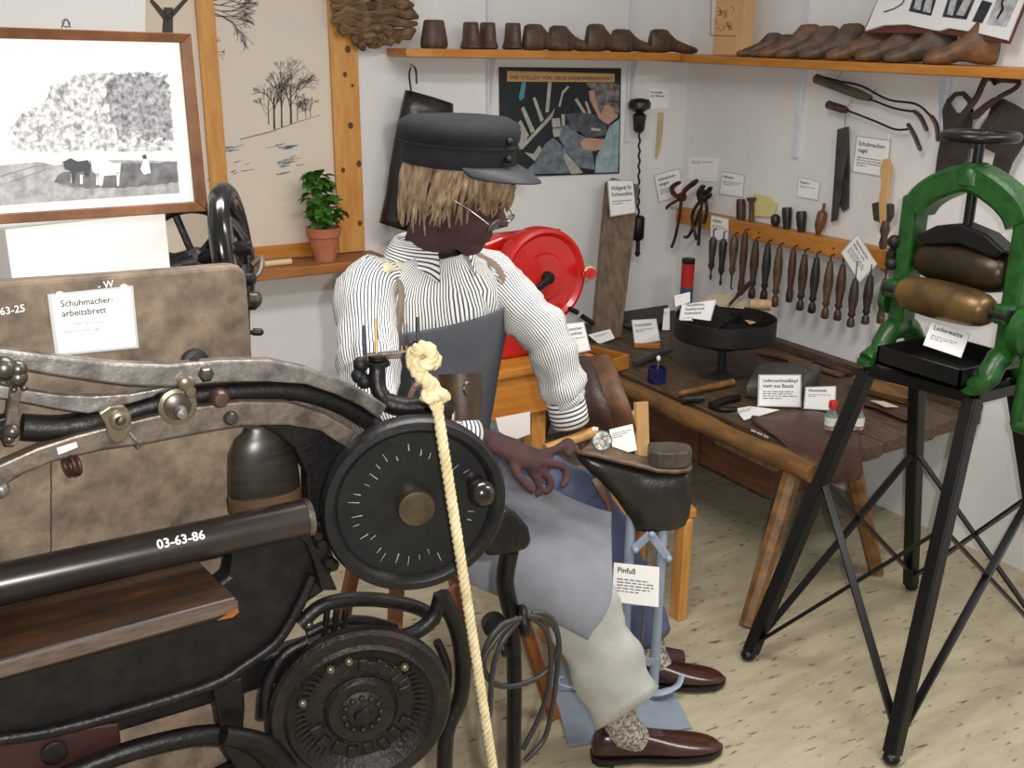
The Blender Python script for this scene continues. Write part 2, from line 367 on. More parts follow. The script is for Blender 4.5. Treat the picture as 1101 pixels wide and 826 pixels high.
strokes(pt, 'drawn_ground', SKETCHL, segs, PC)
segs = []
for k in range(16):
    cx, cy = random.choice(((305, 157), (242, 162), (245, 158), (306, 178)))
    x, y = cx+random.gauss(0, 6), cy+random.gauss(0, 1.6); l = random.uniform(5, 14); segs.append((x-l/2, y+.8, random.uniform(.6, 1.3), x+l/2, y-.8, .4))
strokes(pt, 'drawn_wash', SKETCHB, segs, lambda x, y: aty(x, y, YB-.0146))
random.setstate(rs)
# white mat board hung behind the near picture
b = B().prism([aty(-20, -60, YB-.05), aty(157, -60, YB-.05), aty(156, 60, YB-.05), aty(-20, 60, YB-.05)], (0, .02, 0))
build(b, 'mat_board', PAPER, smooth=0, label='plain white mat board on the wall above the framed ploughing photograph', cat='board')
# ---- potted plant and stick on the low shelf
TERRA = mat('terracotta', 'A8623F', 'B9785A', .75, scale=10, c3='C9A791', bump=.15)
pp = aty(350, 291, 3.575); pp.z = .925
pl_ = thing('potted_plant', pp, 'bushy green plant in a terracotta pot on the low shelf', 'plant')
build(B().lathe([(.038, 0), (.056, .088), (.056, .09), (.062, .09), (.064, .122), (.058, .122), (.055, .105), (.002, .1)], pp, n=28), 'pot', TERRA, pl_, 50)
build(B().lathe([(.0, .1), (.055, .104), (.0, .112)], pp, n=20), 'soil', mat('dark_soil', '2B211A', rough=.95), pl_)
LEAF = mat('green_leaf', '2C5A1D', '4C7E2C', .45, scale=30); lm = None
stem = B()
for k in range(9):
    q = random.uniform(0, 6.28); h = random.uniform(.08, .2)
    stem.tube([pp+V((0, 0, .1)), pp+V((math.cos(q)*.02, math.sin(q)*.02, .1+h*.5)), pp+V((math.cos(q)*.035-.01, math.sin(q)*.03, .1+h))], .0018, 5)
build(stem, 'stems', mat('green_stem', '47602B', rough=.6), pl_)
lf = B().sheet([[V((-.0, 0, 0)), V((0, 0, 0)), V((0, 0, 0))], [V((-.016, .012, .003)), V((0, .012, -.002)), V((.016, .012, .003))], [V((-.02, .026, .003)), V((0, .026, -.002)), V((.02, .026, .003))], [V((-.012, .042, -.002)), V((0, .042, -.005)), V((.012, .042, -.002))], [V((0, .056, -.012))]*3], False)
for k in range(112):
    t_ = random.random(); q = random.uniform(0, 6.28); rr = (.068 if t_ < .55 else .05)*random.uniform(.35, 1)
    c = pp+V((math.cos(q)*rr+(-.012 if t_ > .5 else .008), math.sin(q)*rr*.8, .12+t_*.19))
    if lm is None: lo = build(lf, 'leaf', LEAF, pl_, 60); lm = lo
    else: lo = lm.copy(); COL.objects.link(lo)
    lo.parent = pl_; lo.location = c-pp; lo.rotation_euler = (random.uniform(-.5, .9), random.uniform(-.5, .5), q-1.57+random.uniform(-.6, .6)); s = random.uniform(.75, 1.15); lo.scale = (s, s, s)
a_, b_ = aty(284, 286, 3.56), aty(313, 281, 3.56); a_.z = b_.z = .925+.011
build(B().tube([a_, b_], .011, 14), 'wooden_dowel', mat('pale_birch', 'D8B98A', 'E0C79C', .5), label='short pale wooden dowel lying beside the potted plant', cat='dowel')
# ---- bark hanging from above
BARK = mat('brown_bark', '4B3726', '86694B', .8, scale=16, stretch=(1, 3, 3), c3='9A8262', bump=.8, bscale=50)
bk = thing('bark_bundle', aty(400, 50, YB-.05), 'rough brown bark slabs hanging at the top of the pine frame', 'bark')
for i, (y, xa, xb) in enumerate(((-14, 356, 440), (-4, 354, 447), (6, 356, 444), (15, 358, 449), (24, 356, 448), (33, 362, 446), (41, 378, 432), (46, 386, 414))):
    n = 12; pts = [aty(xa+(xb-xa)*k/n, y+random.uniform(-2, 2)+math.sin(k*.9+i)*2, YB-.055-random.uniform(0, .02)) for k in range(n+1)]
    build(B().tube(pts, [.012+random.uniform(0, .014) if 0 < k < n else .008 for k in range(n+1)], 7), 'bark_slab', BARK, bk, 25)
# ---- wooden lasts
def last(name, o, d, L, H, W, label, group, M=LASTW, bury=0):
    o, d = V(o), V(d).normalized(); s = d.cross(V((0, 0, 1))); b = B(); rs = []
    for t_, w_, zb, zt_ in ((0, .45, .1, .7), (.02, .62, .02, .93), (.10, .78, 0, 1), (.25, .82, .02, 1), (.34, .8, .05, .97), (.42, .74, .08, .78), (.52, .76, .08, .6), (.66, .96, .03, .47), (.78, 1, 0, .38), (.9, .82, .01, .3), (.97, .5, .04, .24), (1, .15, .09, .18)):
        c = o+d*(L*(t_-.5)); r = []
        for k in range(14):
            q = 2*math.pi*k/14; cx, cz = math.cos(q), math.sin(q); p_ = .75
            top = .55 if t_ < .36 else .9
            sx = math.copysign(abs(cx)**p_, cx); sz = math.copysign(abs(cz)**p_, cz)
            ww = w_*(1-(1-top)*max(0, sz))
            r.append(c+s*(W/2*ww*sx)+V((0, 0, H*((zb+zt_)/2+(zt_-zb)/2*sz))))
        rs.append(r)
    return build(b.rings(rs), name, M, smooth=60, label=label, cat='shoe last', group=group)
def shz(y): return 1.627+(y-1.93)*(1.653-1.627)/(YB-1.94)
# back shelf
HB = mat('dark_block_wood', '3A2A21', '5A4233', .5, scale=10, stretch=(4, 4, 1))
c = aty(467, 53, 3.56); c.z = 1.667
build(B().rings([[c+V((math.cos(q)*w_, math.sin(q)*w_*.8, z)) for q in [k*math.pi/10 for k in range(20)]] for w_, z in ((.046, 0), (.053, .012), (.051, .03), (.039, .094), (.034, .1))]), 'wooden_block', HB, smooth=50, label='squat tapered dark wooden block at the free end of the shelf', cat='wooden block')
for x, l in ((508, 'narrow upright wooden last beside the squat block on the shelf'), (526, 'upright wooden last with heel to the room, second from the squat block'), (553, 'upright wooden last with heel to the room, third from the squat block')):
    c = aty(x, 53, 3.58); c.z = 1.666
    build(B().rings([[c+V((math.cos(q)*w_, .012+math.sin(q)*w_*1.5, z)) for q in [k*math.pi/10 for k in range(20)]] for w_, z in ((.030, 0), (.036, .006), (.033, .02), (.029, .03), (.0275, .06), (.0255, .092), (.022, .097))]), 'shoe_last', LASTW, smooth=50, label=l, cat='shoe last', group='wooden lasts on the shelves')
for i, (x, h_, l) in enumerate(((590, .082, 'dark wooden last lying above the poster title, heel towards the upright lasts'), (616, .08, 'dark wooden last above the poster, overlapping its neighbour by the toe'), (655, .09, 'taller dark wooden last above the right half of the poster'), (684, .074, 'low dark wooden last above the edge of the poster'), (724, .078, 'long dark wooden last pointing at the cardboard box'))):
    c = aty(x, 56, 3.53+.022*(i % 2)); c.z = 1.664-.0095*(c.x-1.7)
    last('shoe_last', c, (1, -.05, 0), .245 if i > 2 else .22, h_+.02, .06, l, 'wooden lasts on the shelves', DARKW)
# right shelf
rl = [(815, 'reddish wooden last touching the cardboard box'), (829, 'small wooden last, second from the cardboard box'), (847, 'pointed wooden last, third from the cardboard box'), (866, 'wooden last in front of the white wall rail'), (892, 'broad wooden last just past the white wall rail'), (922, 'wooden last with a dark cone below the book corner'), (955, 'red-brown wooden last under the left page of the book'), (987, 'red-brown wooden last with a white sticker below the open book'), (1032, 'big pale wooden last at the open end of the right shelf')]
for i, (x, l) in enumerate(rl):
    p = atx(x, 66, 3.0); z = shz(p.y); H_ = (.085, .08, .115, .11, .118, .118, .125, .128, .13)[i]
    o = last('shoe_last', (3.0, p.y, z), (-.78, .62, 0), .17 if i < 2 else .225, H_*1.08, .056 if i < 4 else .078, l, 'wooden lasts on the shelves', mat('mixed_last_wood%d' % (i % 3), ('3E2A1E', '3C2F24', '4E3320')[i % 3], ('6E5139', '64503A', '7C5534')[i % 3], .5, scale=20, c3='8A6A48', bump=.2))
    if i == 7:
        q = atx(987, 42, 2.93); build(B().box(q, (.004, .03, .012)), 'sticker', PAPER, None, 0) if 0 else None
# ---- cardboard box
cb = thing('cardboard_box', (2.99, 3.22, 1.648), 'upright tan cardboard box with reddish print in the shelf corner', 'box')
CARD = mat('tan_cardboard', 'C79C6C', 'D2AA7C', .8, scale=6); PRT = mat('reddish_print', '9A5A3A', rough=.8)
build(B().bb((2.94, 3.165, 1.652), (2.995, 3.33, 1.98)), 'carton', CARD, cb, 0, bevel=.002)
PX = lambda x, y: atx(x, y, 2.9393)
segs = [(764, 38, .5, 791, 39, .5), (764, 38, .4, 765, -30, .4)]
for k in range(16):
    x, y = random.uniform(767, 787), random.uniform(6, 32); a = random.uniform(-.5, .5)
    for j in range(4): x2, y2 = x+math.cos(a)*2, y+math.sin(a)*2; segs.append((x, y, .4, x2, y2, .4)); x, y = x2, y2; a += random.uniform(.4, 1.2)
strokes(cb, 'printed_motif', PRT, segs, PX)
# ---- open book leaning on the wall
pk = Plane((2.99, 2.3, 1.7), (-1, -.12, .35))
bo = thing('open_book', pk(1010, 34), 'open illustrated book propped against the wall above the lasts', 'book')
BPG = mat('grey_white_page', 'DAD8D6', rough=.6); BBL = mat('photo_black', '15151A', '3A3A40', .5, scale=30); BGR = mat('photo_grey', '8E8E90', 'C8C8CA', .5, scale=25)
nn = pk.n
def poly(parent, name, M, pts, pl, off, th=.0008):
    return build(B().prism([pl(x, y, off) for x, y in pts], -pl.n*th), name, M, parent, 0)
poly(bo, 'cover', mat('red_book_cover', '5A2A22', rough=.5), [(928, 35), (1011, 36), (1086, 47), (1118, -30), (1020, -45), (962, -42)], pk, -.012, .004)
poly(bo, 'page', BPG, [(930, 33), (950, 27), (975, 26), (1003, 32), (1010, 33), (1034, -50), (965, -50)], pk, 0, .010)
poly(bo, 'page', BPG, [(1010, 33), (1020, 30), (1050, 35), (1083, 43), (1112, -30), (1034, -50)], pk, 0, .010)
for M_, pts in ((BBL, [(977, 12), (1001, 17), (1010, -12), (986, -16)]), (BGR, [(982, 9), (989, 11), (994, -10), (988, -12)]), (BGR, [(992, 12), (1000, 14), (1004, -8), (998, -9)]), (BBL, [(1013, 18), (1039, 21), (1053, -12), (1024, -16)]), (BGR, [(1018, 15), (1024, 17), (1032, -10), (1025, -12)]), (BGR, [(1028, 16), (1036, 17), (1049, -8), (1041, -10)]), (BBL, [(1045, 23), (1056, 25), (1067, 3), (1056, 0)]), (BGR, [(1061, 26), (1082, 29), (1100, -12), (1078, -18)])):
    poly(bo, 'printed_photo', M_, pts, pk, .0012 if M_ is BBL or pts[0][0] == 1061 else .0022)
strokes(bo, 'drawn_line', INK, [(950, 13, .6, 962, 9, .6), (962, 9, .6, 970, 4, .6), (970, 4, .6, 975, -6, .6)], lambda x, y: pk(x, y, .003))
strokes(bo, 'drawn_line', INK, [(1072, 20, .9, 1078, 10, 1.5), (1078, 10, 1.5, 1077, 2, 1), (1077, 2, 1, 1084, -6, 1)], lambda x, y: pk(x, y, .003))
# ---- poster
po = thing('craft_poster', aty(600, 189, YB-.004), 'dark workshop poster with a tan title strip hung under the shelf', 'poster')
PP = Plane((0, YB-.006, 0), (0, -1, 0))
PBK = mat('poster_black', '12161B', '1D262C', .3, scale=8); PGR = mat('poster_pale_wood', 'B9B6AC', '8D8B84', .35, scale=20); PBL = mat('poster_shirt_blue', '9FB4B9', '7E959D', .35, scale=18, contrast=(.4, .6)); PSK = mat('poster_skin', 'C09A85', 'A57F6C', .35, scale=14); PHR = mat('poster_hair', '33302E', '8B8784', .35, scale=30); PDB = mat('poster_denim', '4F5B66', '7C868C', .35, scale=30); PTN = mat('poster_tan_strip', 'C8A26A', rough=.4); PTEAL = mat('poster_teal', '4E8A93', rough=.4)
poly(po, 'sheet', PBK, [(536.5, 72), (668, 73.5), (666, 186.5), (538, 191)], PP, 0, .003)
def pz(x, y): return (520+x/6.353, 60+y/6.353)
def part(name, M, pts, off): poly(po, name, M, [pz(*p) for p in pts], PP, off, .0004)
part('printed_cloth', PDB, [(360, 720), (420, 600), (480, 560), (560, 640), (620, 760), (640, 800), (260, 810)], .0006)
part('printed_cloth', PDB, [(470, 480), (600, 470), (700, 560), (740, 640), (760, 780), (640, 760), (560, 640)], .0006)
part('printed_bench', mat('poster_dark_grey', '2E3436', '5A6264', .35, scale=24), [(560, 400), (700, 380), (830, 440), (850, 540), (700, 560), (590, 500)], .0006)
part('printed_arm', PSK, [(660, 590), (700, 560), (830, 570), (860, 620), (760, 650), (680, 640)], .0010)
part('printed_shirt', PBL, [(930, 430), (860, 480), (820, 590), (770, 690), (760, 800), (918, 795)], .0014)
part('printed_face', PSK, [(720, 240), (770, 230), (820, 300), (920, 380), (915, 420), (850, 470), (790, 430), (760, 370), (725, 300)], .0010)
part('printed_hair', PHR, [(700, 185), (860, 180), (928, 200), (930, 400), (900, 400), (880, 350), (830, 340), (800, 400), (770, 320), (760, 240), (720, 215)], .0016)
part('printed_ear', PSK, [(820, 345), (860, 335), (880, 380), (870, 425), (840, 430)], .0020)
part('printed_rack', PGR, [(240, 635), (470, 385), (485, 355), (470, 420), (265, 640)], .0014)
part('printed_rack', PGR, [(210, 520), (240, 480), (300, 560), (260, 630), (215, 600)], .0012)
for q in ([(235, 455), (255, 440), (310, 545), (290, 560)], [(255, 360), (275, 345), (350, 510), (325, 530)], [(335, 290), (352, 280), (410, 435), (390, 455)], [(440, 180), (465, 180), (445, 385), (422, 385)], [(510, 350), (525, 345), (545, 260), (585, 215), (575, 205), (535, 245)], [(530, 400), (555, 400), (555, 475), (535, 475)], [(620, 300), (640, 290), (700, 390), (680, 390)], [(690, 315), (705, 310), (735, 390), (720, 400)], [(540, 690), (560, 660), (680, 800), (600, 810)], [(465, 430), (520, 425), (525, 480), (470, 490)], [(470, 500), (530, 495), (520, 550), (480, 555)], [(280, 660), (340, 670), (380, 610), (400, 640), (350, 720)], [(735, 490), (800, 500), (795, 515), (735, 510)]):
    part('printed_tool', PGR, q, .0018)
part('printed_tool', PTEAL, [(262, 180), (290, 180), (275, 290), (250, 305), (240, 285)], .0018)
part('title_strip', PTN, [(160, 103), (895, 122), (895, 180), (160, 176)], .002)
a_, b_ = PP(*pz(175, 160), .0026), PP(*pz(880, 168), .0026)
TTL = mat('title_brown_ink', '5C4526', rough=.6)
tx = text('WIR STELLEN VOR: NEUE HANDWERKSKUNST', a_, b_-a_, (0, 0, 1), .0205, TTL, po, 'title', .01)
xd_ = (b_-a_).normalized(); q_ = [v.co.dot(xd_) for v in tx.data.vertices]; k_ = (b_-a_).length/(max(q_)-min(q_))
for v, c_ in zip(tx.data.vertices, q_): v.co += xd_*((c_-min(q_))*(k_-1))
# ---- tall leather boot shaft on a hook behind the head
sh = thing('boot_shaft', aty(425, 248, 3.56), 'black leather boot shaft hanging from a hook behind the capped figure', 'boot shaft')
rs = []
for xl_, yl, xr_, yr in ((437, 97, 486, 112), (432, 118, 486, 124), (425, 150, 480, 152), (420, 180, 470, 184), (416, 210, 456, 222), (411, 232, 444, 243), (409.5, 240, 438, 249)):
    l_, r_ = aty(xl_, yl, 3.58), aty(xr_, yr, 3.58); c = (l_+r_)/2; h_ = (r_-l_)/2
    rs.append([c+h_*math.cos(q)+V((0, .05*math.sin(q), 0)) for q in [k*math.pi/12 for k in range(24)]])
build(B().rings(rs, cap=False), 'shaft', BLACKL, sh, 60, solid=.005)
build(B().tube(catmull([aty(442, 98, 3.6), aty(440, 80, 3.61), aty(443, 71, 3.63), aty(447, 75, 3.61), aty(448, 90, 3.6)]), .006, 8, flat=.5), 'pull_loop', BLACKL, sh)
build(B().tube([aty(443, 72, 3.6), aty(443, 70, YB)], .005, 8), 'wall_hook', BOLT, sh)
# ---- drill on the back wall
D0 = lambda y: aty(688+(y-105)*-.012, y, 3.63)
dr = thing('push_drill', D0(275), 'black push drill with twisted shaft and round knob on the wall', 'drill')
def zl(prof, M, nm, par, f, n=18):
    """prof: (radius in px, y px) down a vertical px line f"""
    o = f(prof[0][1]); s = (o-CAM).dot(CW)/F
    return build(B().lathe([(r*s, f(y).z-o.z) for r, y in prof], o, (0, 0, 1), n), nm, M, par, 50)
BLK = mat('black_painted_wood', '1D1B17', '2E2A24', .35, scale=8)
zl([(3, 105.5), (10, 107), (12.5, 111), (12, 116), (6, 120), (2, 121)], BLK, 'knob', dr, D0)
zl([(3, 120), (7.5, 124), (6, 140), (3, 143)], BLK, 'handle', dr, D0)
tw = B(); pts = []
for k in range(60):
    y = 142+k*1.55; q = k*.9; c = D0(y); pts.append(c+V((math.cos(q)*.0028, math.sin(q)*.0028, 0)))
tw.tube(pts, .0048, 7); build(tw, 'twisted_shaft', IRONM, dr, 60)
zl([(5, 232), (7, 234), (7, 256), (5, 258)], IRON, 'slide_grip', dr, D0); zl([(2.2, 257), (2.4, 270), (3.2, 273), (1, 276)], IRONM, 'chuck', dr, D0)
build(B().tube([aty(690, 106, 3.63), aty(691, 84, YB-.002)], .0012, 6), 'hanging_string', PAPER, dr)
# bone folder
bf = build(B().prism([aty(x, y, YB-.012) for x, y in ((709, 121), (714, 121), (713, 140), (710, 160), (706.5, 171), (705.5, 168), (707, 150))], (0, .008, 0)), 'bone_folder', mat('yellow_bone', 'C9B58A', 'B49B6C', .5, scale=8), smooth=0, bevel=.002, label='curved yellow bone folder hanging beside the twisted drill', cat='folder tool')
# ---- wall cards
PBc = Plane((0, YB-.004, 0), (0, -1, 0)); PRc = Plane((XR-.004, 0, 0), (-1, 0, 0))
card('wall_label', 'small white card above the bone folder', [(698, 95), (719, 96), (719, 117), (697, 117)], PBc, ('Knochenfalz', 'zum Abheben'), 0, sleeve=False, hsize=.13)
card('wall_label', 'tilted white card behind the pincers', [(704, 189), (730, 182), (734, 209), (709, 217)], PBc, ('Schnürloch-', 'zangen'), 3)
card('wall_label', 'pale greenish card in the room corner behind the pliers', [(741, 169), (773, 170), (771, 196), (740, 193)], PRc, (), 2, sleeve=False)
card('wall_label', 'white card behind the two small upright handles', [(777, 185), (800, 189), (798, 212), (774, 208)], PRc, ('Aufrauher',), 3)
card('wall_label', 'white card above the dark cup-shaped handles on the tool rail', [(859, 191), (881, 196), (879, 215), (857, 211)], PRc, ('Pappörter',), 2)
card('wall_label', 'larger white card between the razor strops and the brush', [(922, 147), (957, 152), (953, 190), (917, 184)], PRc, ('Schuhmacher-', 'nagel'), 4)
# ============================================================ tool rail on the right wall
rx = 3.048
tr_ = thing('tool_rail', (3.08, 3.0, .925), 'orange pine tool rail on the right wall with awls hanging below', 'rail')
build(B().bb((rx, 2.36, .925), (XR-.002, 3.63, .99)), 'rail_board', PINEY, tr_, 0, bevel=.003)
hk = B()
for y in (3.1, 2.7): hk.tube([(rx+.02, y, .96), (rx-.003, y, .96)], .004, 8)
build(hk, 'screws', BOLT, tr_)
AWLS = [(767, 255, 300, 0, 'slim ball-tipped awl under the small rail card'), (778, 257, 306, 0, 'dark ball-tipped awl next to the slim one under the rail card'), (790, 254, 309, 1, 'spiral-marked awl with a bent iron tip'), (801.5, 250, 318, 3, 'long grey wooden handle hanging in front of a flat blade'), (813, 259, 322, 2, 'broad dark awl handle above the rim of the black tray'), (826, 262, 324, 2, 'black awl handle with a blunt end above the wooden roll'), (838.5, 266, 331, 2, 'dark awl handle at the edge of the black tray'), (853.5, 268, 326, 3, 'slender pale brown awl handle hanging from a flat shank'), (865.5, 274, 335, 2, 'light brown turned awl handle with dark foot'), (878.5, 277, 338, 2, 'reddish brown turned awl handle with square foot'), (893, 281, 344, 2, 'dark turned awl handle with a waisted foot'), (906.5, 285, 346, 2, 'turned awl handle with a narrow neck beside the tilted card'), (920, 300, 353, 2, 'long dark awl handle under the tilted card'), (936, 297, 350, 2, 'turned awl handle half hidden by the green press foot'), (952, 300, 349, 3, 'reddish awl handle just left of the green press')]
for i, (x, y0, y1, k, l) in enumerate(AWLS):
    X = 3.028; top = atx(x, y0, X); bot = atx(x-.02*(y1-y0), y1, X); h = top.z-bot.z
    t = thing('awl', (X, top.y, bot.z), l, 'awl', 'awls hanging from the tool rail')
    M = mat('awl_wood%d' % (i % 4), ('2E221A', '211C19', '433323', '382619')[i % 4], ('4C3B2B', '352D26', '664E35', '573C28')[i % 4], .42, scale=16, stretch=(4, 4, 1))
    w_ = .0188
    if k == 0: prof = [(.2, 0), (.35, .04), (.2, .1), (.2, .18), (.75, .3), (.6, .42), (.85, .7), (.9, .9), (.5, 1)]
    elif k == 1: prof = [(.2, 0), (.22, .2), (.75, .33), (.6, .42), (1, .75), (.9, .92), (.4, 1)]
    elif k == 2: prof = [(.55, 0), (.85, .03), (.75, .14), (.42, .2), (.8, .26), (.62, .32), (.98, .58), (.9, .78), (.6, .95), (.5, 1)]
    else: prof = [(.6, 0), (.75, .03), (.8, .15), (.6, .28), (.85, .6), (.8, .8), (.55, .98), (.5, 1)]
    build(B().lathe([(r*w_, z*h) for r, z in prof], (X, top.y, bot.z), n=14), 'handle', M, t, 50)
    zt_ = .936 if y0 < 290 else .936
    build(B().tube([(X, top.y, top.z-.01), (X, top.y, max(zt_, top.z+.01)), (rx, top.y, max(zt_, top.z+.01)+.004)], .0028, 7), 'shank', IRONM, t)
    if k == 1: build(B().tube(catmull([(X, top.y, bot.z+.01), (X, top.y, bot.z-.005), (X-.003, top.y-.014, bot.z-.008)]), .003, 7), 'bent_tip', IRONM, t)
    if k == 0: build(B().ball((X, top.y, bot.z), .006, 10, 6), 'ball_tip', IRONM, t)
# tools standing on the rail
for i, (x, y0, y1, w_, dx, prof, l) in enumerate((
    (797, 209, 231, 5, 0, [(.9, 0), (1, .1), (1, .85), (.85, 1)], 'short dark wooden handle standing on the tool rail beside a mushroom knob'),
    (808.5, 206, 232, 4.5, 0, [(.6, 0), (.75, .1), (.62, .3), (.6, .8), (1.1, .9), (1.1, 1)], 'mushroom-topped wooden handle standing in front of the yellow paper'),
    (834, 227, 240, 5, 0, [(.5, 0), (1, .3), (1, .8), (.5, 1)], 'small black round knob standing on the tool rail'),
    (846.5, 220, 243, 5.6, 0, [(.7, 0), (.75, .1), (1, .8), (.9, 1)], 'shiny black cup-shaped handle next to the round knob'),
    (862, 224, 246, 5.8, 0, [(.65, 0), (.75, .1), (1, .8), (.85, 1)], 'black flared handle with white scratches on the tool rail'),
    (883, 214, 248, 6, 4, [(.4, 0), (.55, .1), (.95, .3), (.9, .7), (.6, .76), (.28, .78), (.28, 1)], 'reddish wooden awl leaning on the tool rail towards the strops'))):
    X = 3.082; p = atx(x-dx*.8, y1, X); q = atx(x+dx, y0, X); d = q-p; s = (p-CAM).dot(CW)/F; p.z = .9905; q = p+d
    build(B().lathe([(r*w_*s, z*d.length) for r, z in prof], p, d, 16), 'grip_punch', (DARKW, LEATH, BLK, BLK, BLK, mat('red_brown_handle', '5E3A26', '7C5236', .4, scale=8))[i], smooth=50, label=l, cat='punch', group='handles standing on the tool rail')
yp = [atx(x, y, 3.1) for x, y in ((807, 212), (812, 208), (828, 212), (836, 220), (832, 233), (808, 232))]
build(B().prism(yp, (-.004, 0, 0)), 'yellow_paper', mat('pale_yellow_paper', 'D6D08C', rough=.7), smooth=0, label='folded pale yellow paper on the tool rail behind the mushroom handle', cat='paper')
PT = Plane((rx-.006, 0, 0), (-1, 0, 0))
card('rail_label', 'small upright card on the tool rail below the pliers', [(765, 232), (783, 236), (782, 260), (764, 256)], PT, ('Ahlhefte',), 3)
card('rail_label', 'square card hung cornerwise at the end of the tool rail', [(922, 253), (942, 284), (924, 303), (905, 272)], Plane((rx-.02, 0, 0), (-1, 0, 0)), ('Schuhmacher-', 'ahlen u. -ort'), 4, hsize=.12)
# ---- pliers
RUST = mat('rusty_tool_steel', '3A211A', '6B3A26', .45, .5, scale=20); DKST = mat('dark_tool_steel', '27221E', '4A433C', .4, .6, scale=20)
def pliers(label, M, head, jaws, h1, h2, off):
    f = lambda p: atx(p[0], p[1], XR-off-(p[2] if len(p) > 2 else 0))
    t = thing('pliers', f(h1[-1]), label, 'pliers', 'pliers at the end of the tool rail')
    build(B().lathe([(.0, -.013), (.02, -.010), (.02, .010), (.0, .013)], f(head), (1, .3, 0), 14), 'pivot', M, t)
    for j in jaws: build(B().tube(catmull([f(p) for p in j], 4), [.016]+[.0125]*(len(catmull(j if len(j[0]) == 3 else [(*p, 0) for p in j], 4))-2)+[.008], 8, flat=.8), 'jaw', M, t)
    for h in (h1, h2): build(B().tube(catmull([f(p) for p in h], 4), .0072, 8), 'handle', M, t)
    return t
pliers('rust-red pincers with one long handle hanging straight down', RUST, (733, 212), [[(733, 214), (724, 208), (723, 201), (731, 196)], [(733, 212), (737, 204), (750, 194)]], [(733, 212), (730, 235), (726, 255), (722, 266)], [(731, 214), (718, 222), (708, 235), (695, 243)], .075)
pliers('dark steel pliers with two handles hanging below the rail', DKST, (755, 213), [[(755, 214), (751, 209), (754, 202)], [(755, 214), (761, 212), (764, 208)]], [(755, 213), (752.5, 240), (751, 264)], [(755, 213), (744, 232), (749, 258)], .085)
pliers('small grey nippers with a curled handle beside the dark pliers', DKST, (758, 209), [[(758, 209), (754, 203), (757, 200)], [(758, 209), (763, 204), (763, 201)]], [(758, 210), (750, 234), (741, 253), (736, 255)], [(758, 210), (760, 225), (757, 240)], .072)
# ---- curved burnishing irons
def iron(label, off, handle, hr, rod, tip, M):
    f = lambda p: atx(p[0], p[1], XR-off)
    t = thing('burnishing_iron', f(tip[-1]), label, 'burnishing iron', 'curved irons hung on the right wall')
    s = (f(handle[0])-CAM).dot(CW)/F; a, b_ = f(handle[0]), f(handle[1])
    build(B().lathe([(hr*s*.6, 0), (hr*s, .008), (hr*s*.95, (b_-a).length*.8), (hr*s*.6, (b_-a).length)], a, b_-a, 12), 'handle', M, t, 50)
    build(B().tube(catmull([f(p) for p in rod], 6), .0038, 8), 'rod', IRONM, t)
    q = catmull([f(p) for p in tip], 5); build(B().tube(q, [.006]+[.0092]*(len(q)-2)+[.006], 9, flat=.7), 'tip', LEATHD, t)
    build(B().tube([f(rod[0]), atx(rod[0][0]+8, rod[0][1]-10, XR)], .0009, 5), 'hanging_wire', BOLT, t)
WH = mat('grey_wood_handle', '4A4034', '6B5E4C', .5, scale=10)
iron('long thick-handled burnishing iron, topmost on the right wall', .04, [(876, 84), (936, 106)], 5.2, [(934, 106), (960, 116), (982, 120)], [(982, 119), (990, 126), (997, 141)], WH)
iron('thin wavy burnishing iron lying over the thick-handled one', .06, [(886, 84), (906, 89)], 2, [(898, 87), (925, 92), (955, 107), (985, 112), (1001, 125)], [(1001, 124), (1007, 135), (1009, 152)], BLK)
iron('short burnishing iron with a small wooden grip, lowest of the curved irons', .04, [(889, 112), (911, 119)], 4.5, [(909, 118), (940, 130), (962, 139), (976, 139)], [(976, 133), (983, 145), (990, 162)], DARKW)
# strops
for l, off, pts in (('grey razor strop hanging left of the wall card', .03, [(900, 139), (912, 136), (911, 160), (904, 205), (900, 237), (893, 239), (896, 200)]), ('dark razor strop hanging behind the grey one', .014, [(904, 138), (912, 137), (913, 180), (912, 224), (906, 228), (902, 220), (903, 170)])):
    t = thing('razor_strop', atx(904, 237, XR-off), l, 'strop', 'strops hung on the right wall')
    build(B().prism([atx(x, y, XR-off) for x, y in pts], (.006, 0, 0)), 'strap', mat('grey_black_leather', '2E2C28', '4B4842', .5, scale=10), t, 0, bevel=.0015)
    build(B().tube([atx(908, 137, XR-off), atx(910, 112, XR-.003)], .0009, 5), 'hanging_wire', BOLT, t)
# brush
bs = thing('shoe_brush', atx(948, 240, XR-.05), 'pale wooden shoe brush with dark bristles hanging above the rail', 'brush')
PALE = mat('pale_beech', 'C49A62', 'D4AE78', .45, scale=6, stretch=(5, 5, 1))
build(B().prism([atx(x, y, XR-.06) for x, y in ((949, 171), (955, 171), (957, 180), (954, 205), (953, 222), (956, 228), (952, 241), (944, 240), (943, 222), (947, 200), (946, 182))], (.016, 0, 0)), 'brush_handle', PALE, bs, 0, bevel=.003)
for pts in ([(937, 219), (944, 217), (945, 239), (939, 237)], [(953, 219), (957, 220), (957, 232), (953, 240)]):
    build(B().prism([atx(x, y, XR-.064) for x, y in pts], (.024, 0, 0)), 'bristles', mat('dark_bristle', '2B2622', '473F38', .8, scale=90, stretch=(1, 1, 8)), bs, 0, bevel=.002)
build(B().tube([atx(952, 172, XR-.055), atx(957, 137, XR-.002)], .001, 5), 'hanging_string', PAPER, bs)
wa = thing('wooden_tool', atx(950, 262, 3.03), 'dark turned wooden tool on the rail under the brush', 'tool handle')
build(B().lathe([(.010, 0), (.016, .02), (.012, .045), (.018, .07), (.012, .1)], atx(949, 268, 3.02), n=12), 'turned_body', DARKW, wa, 50)
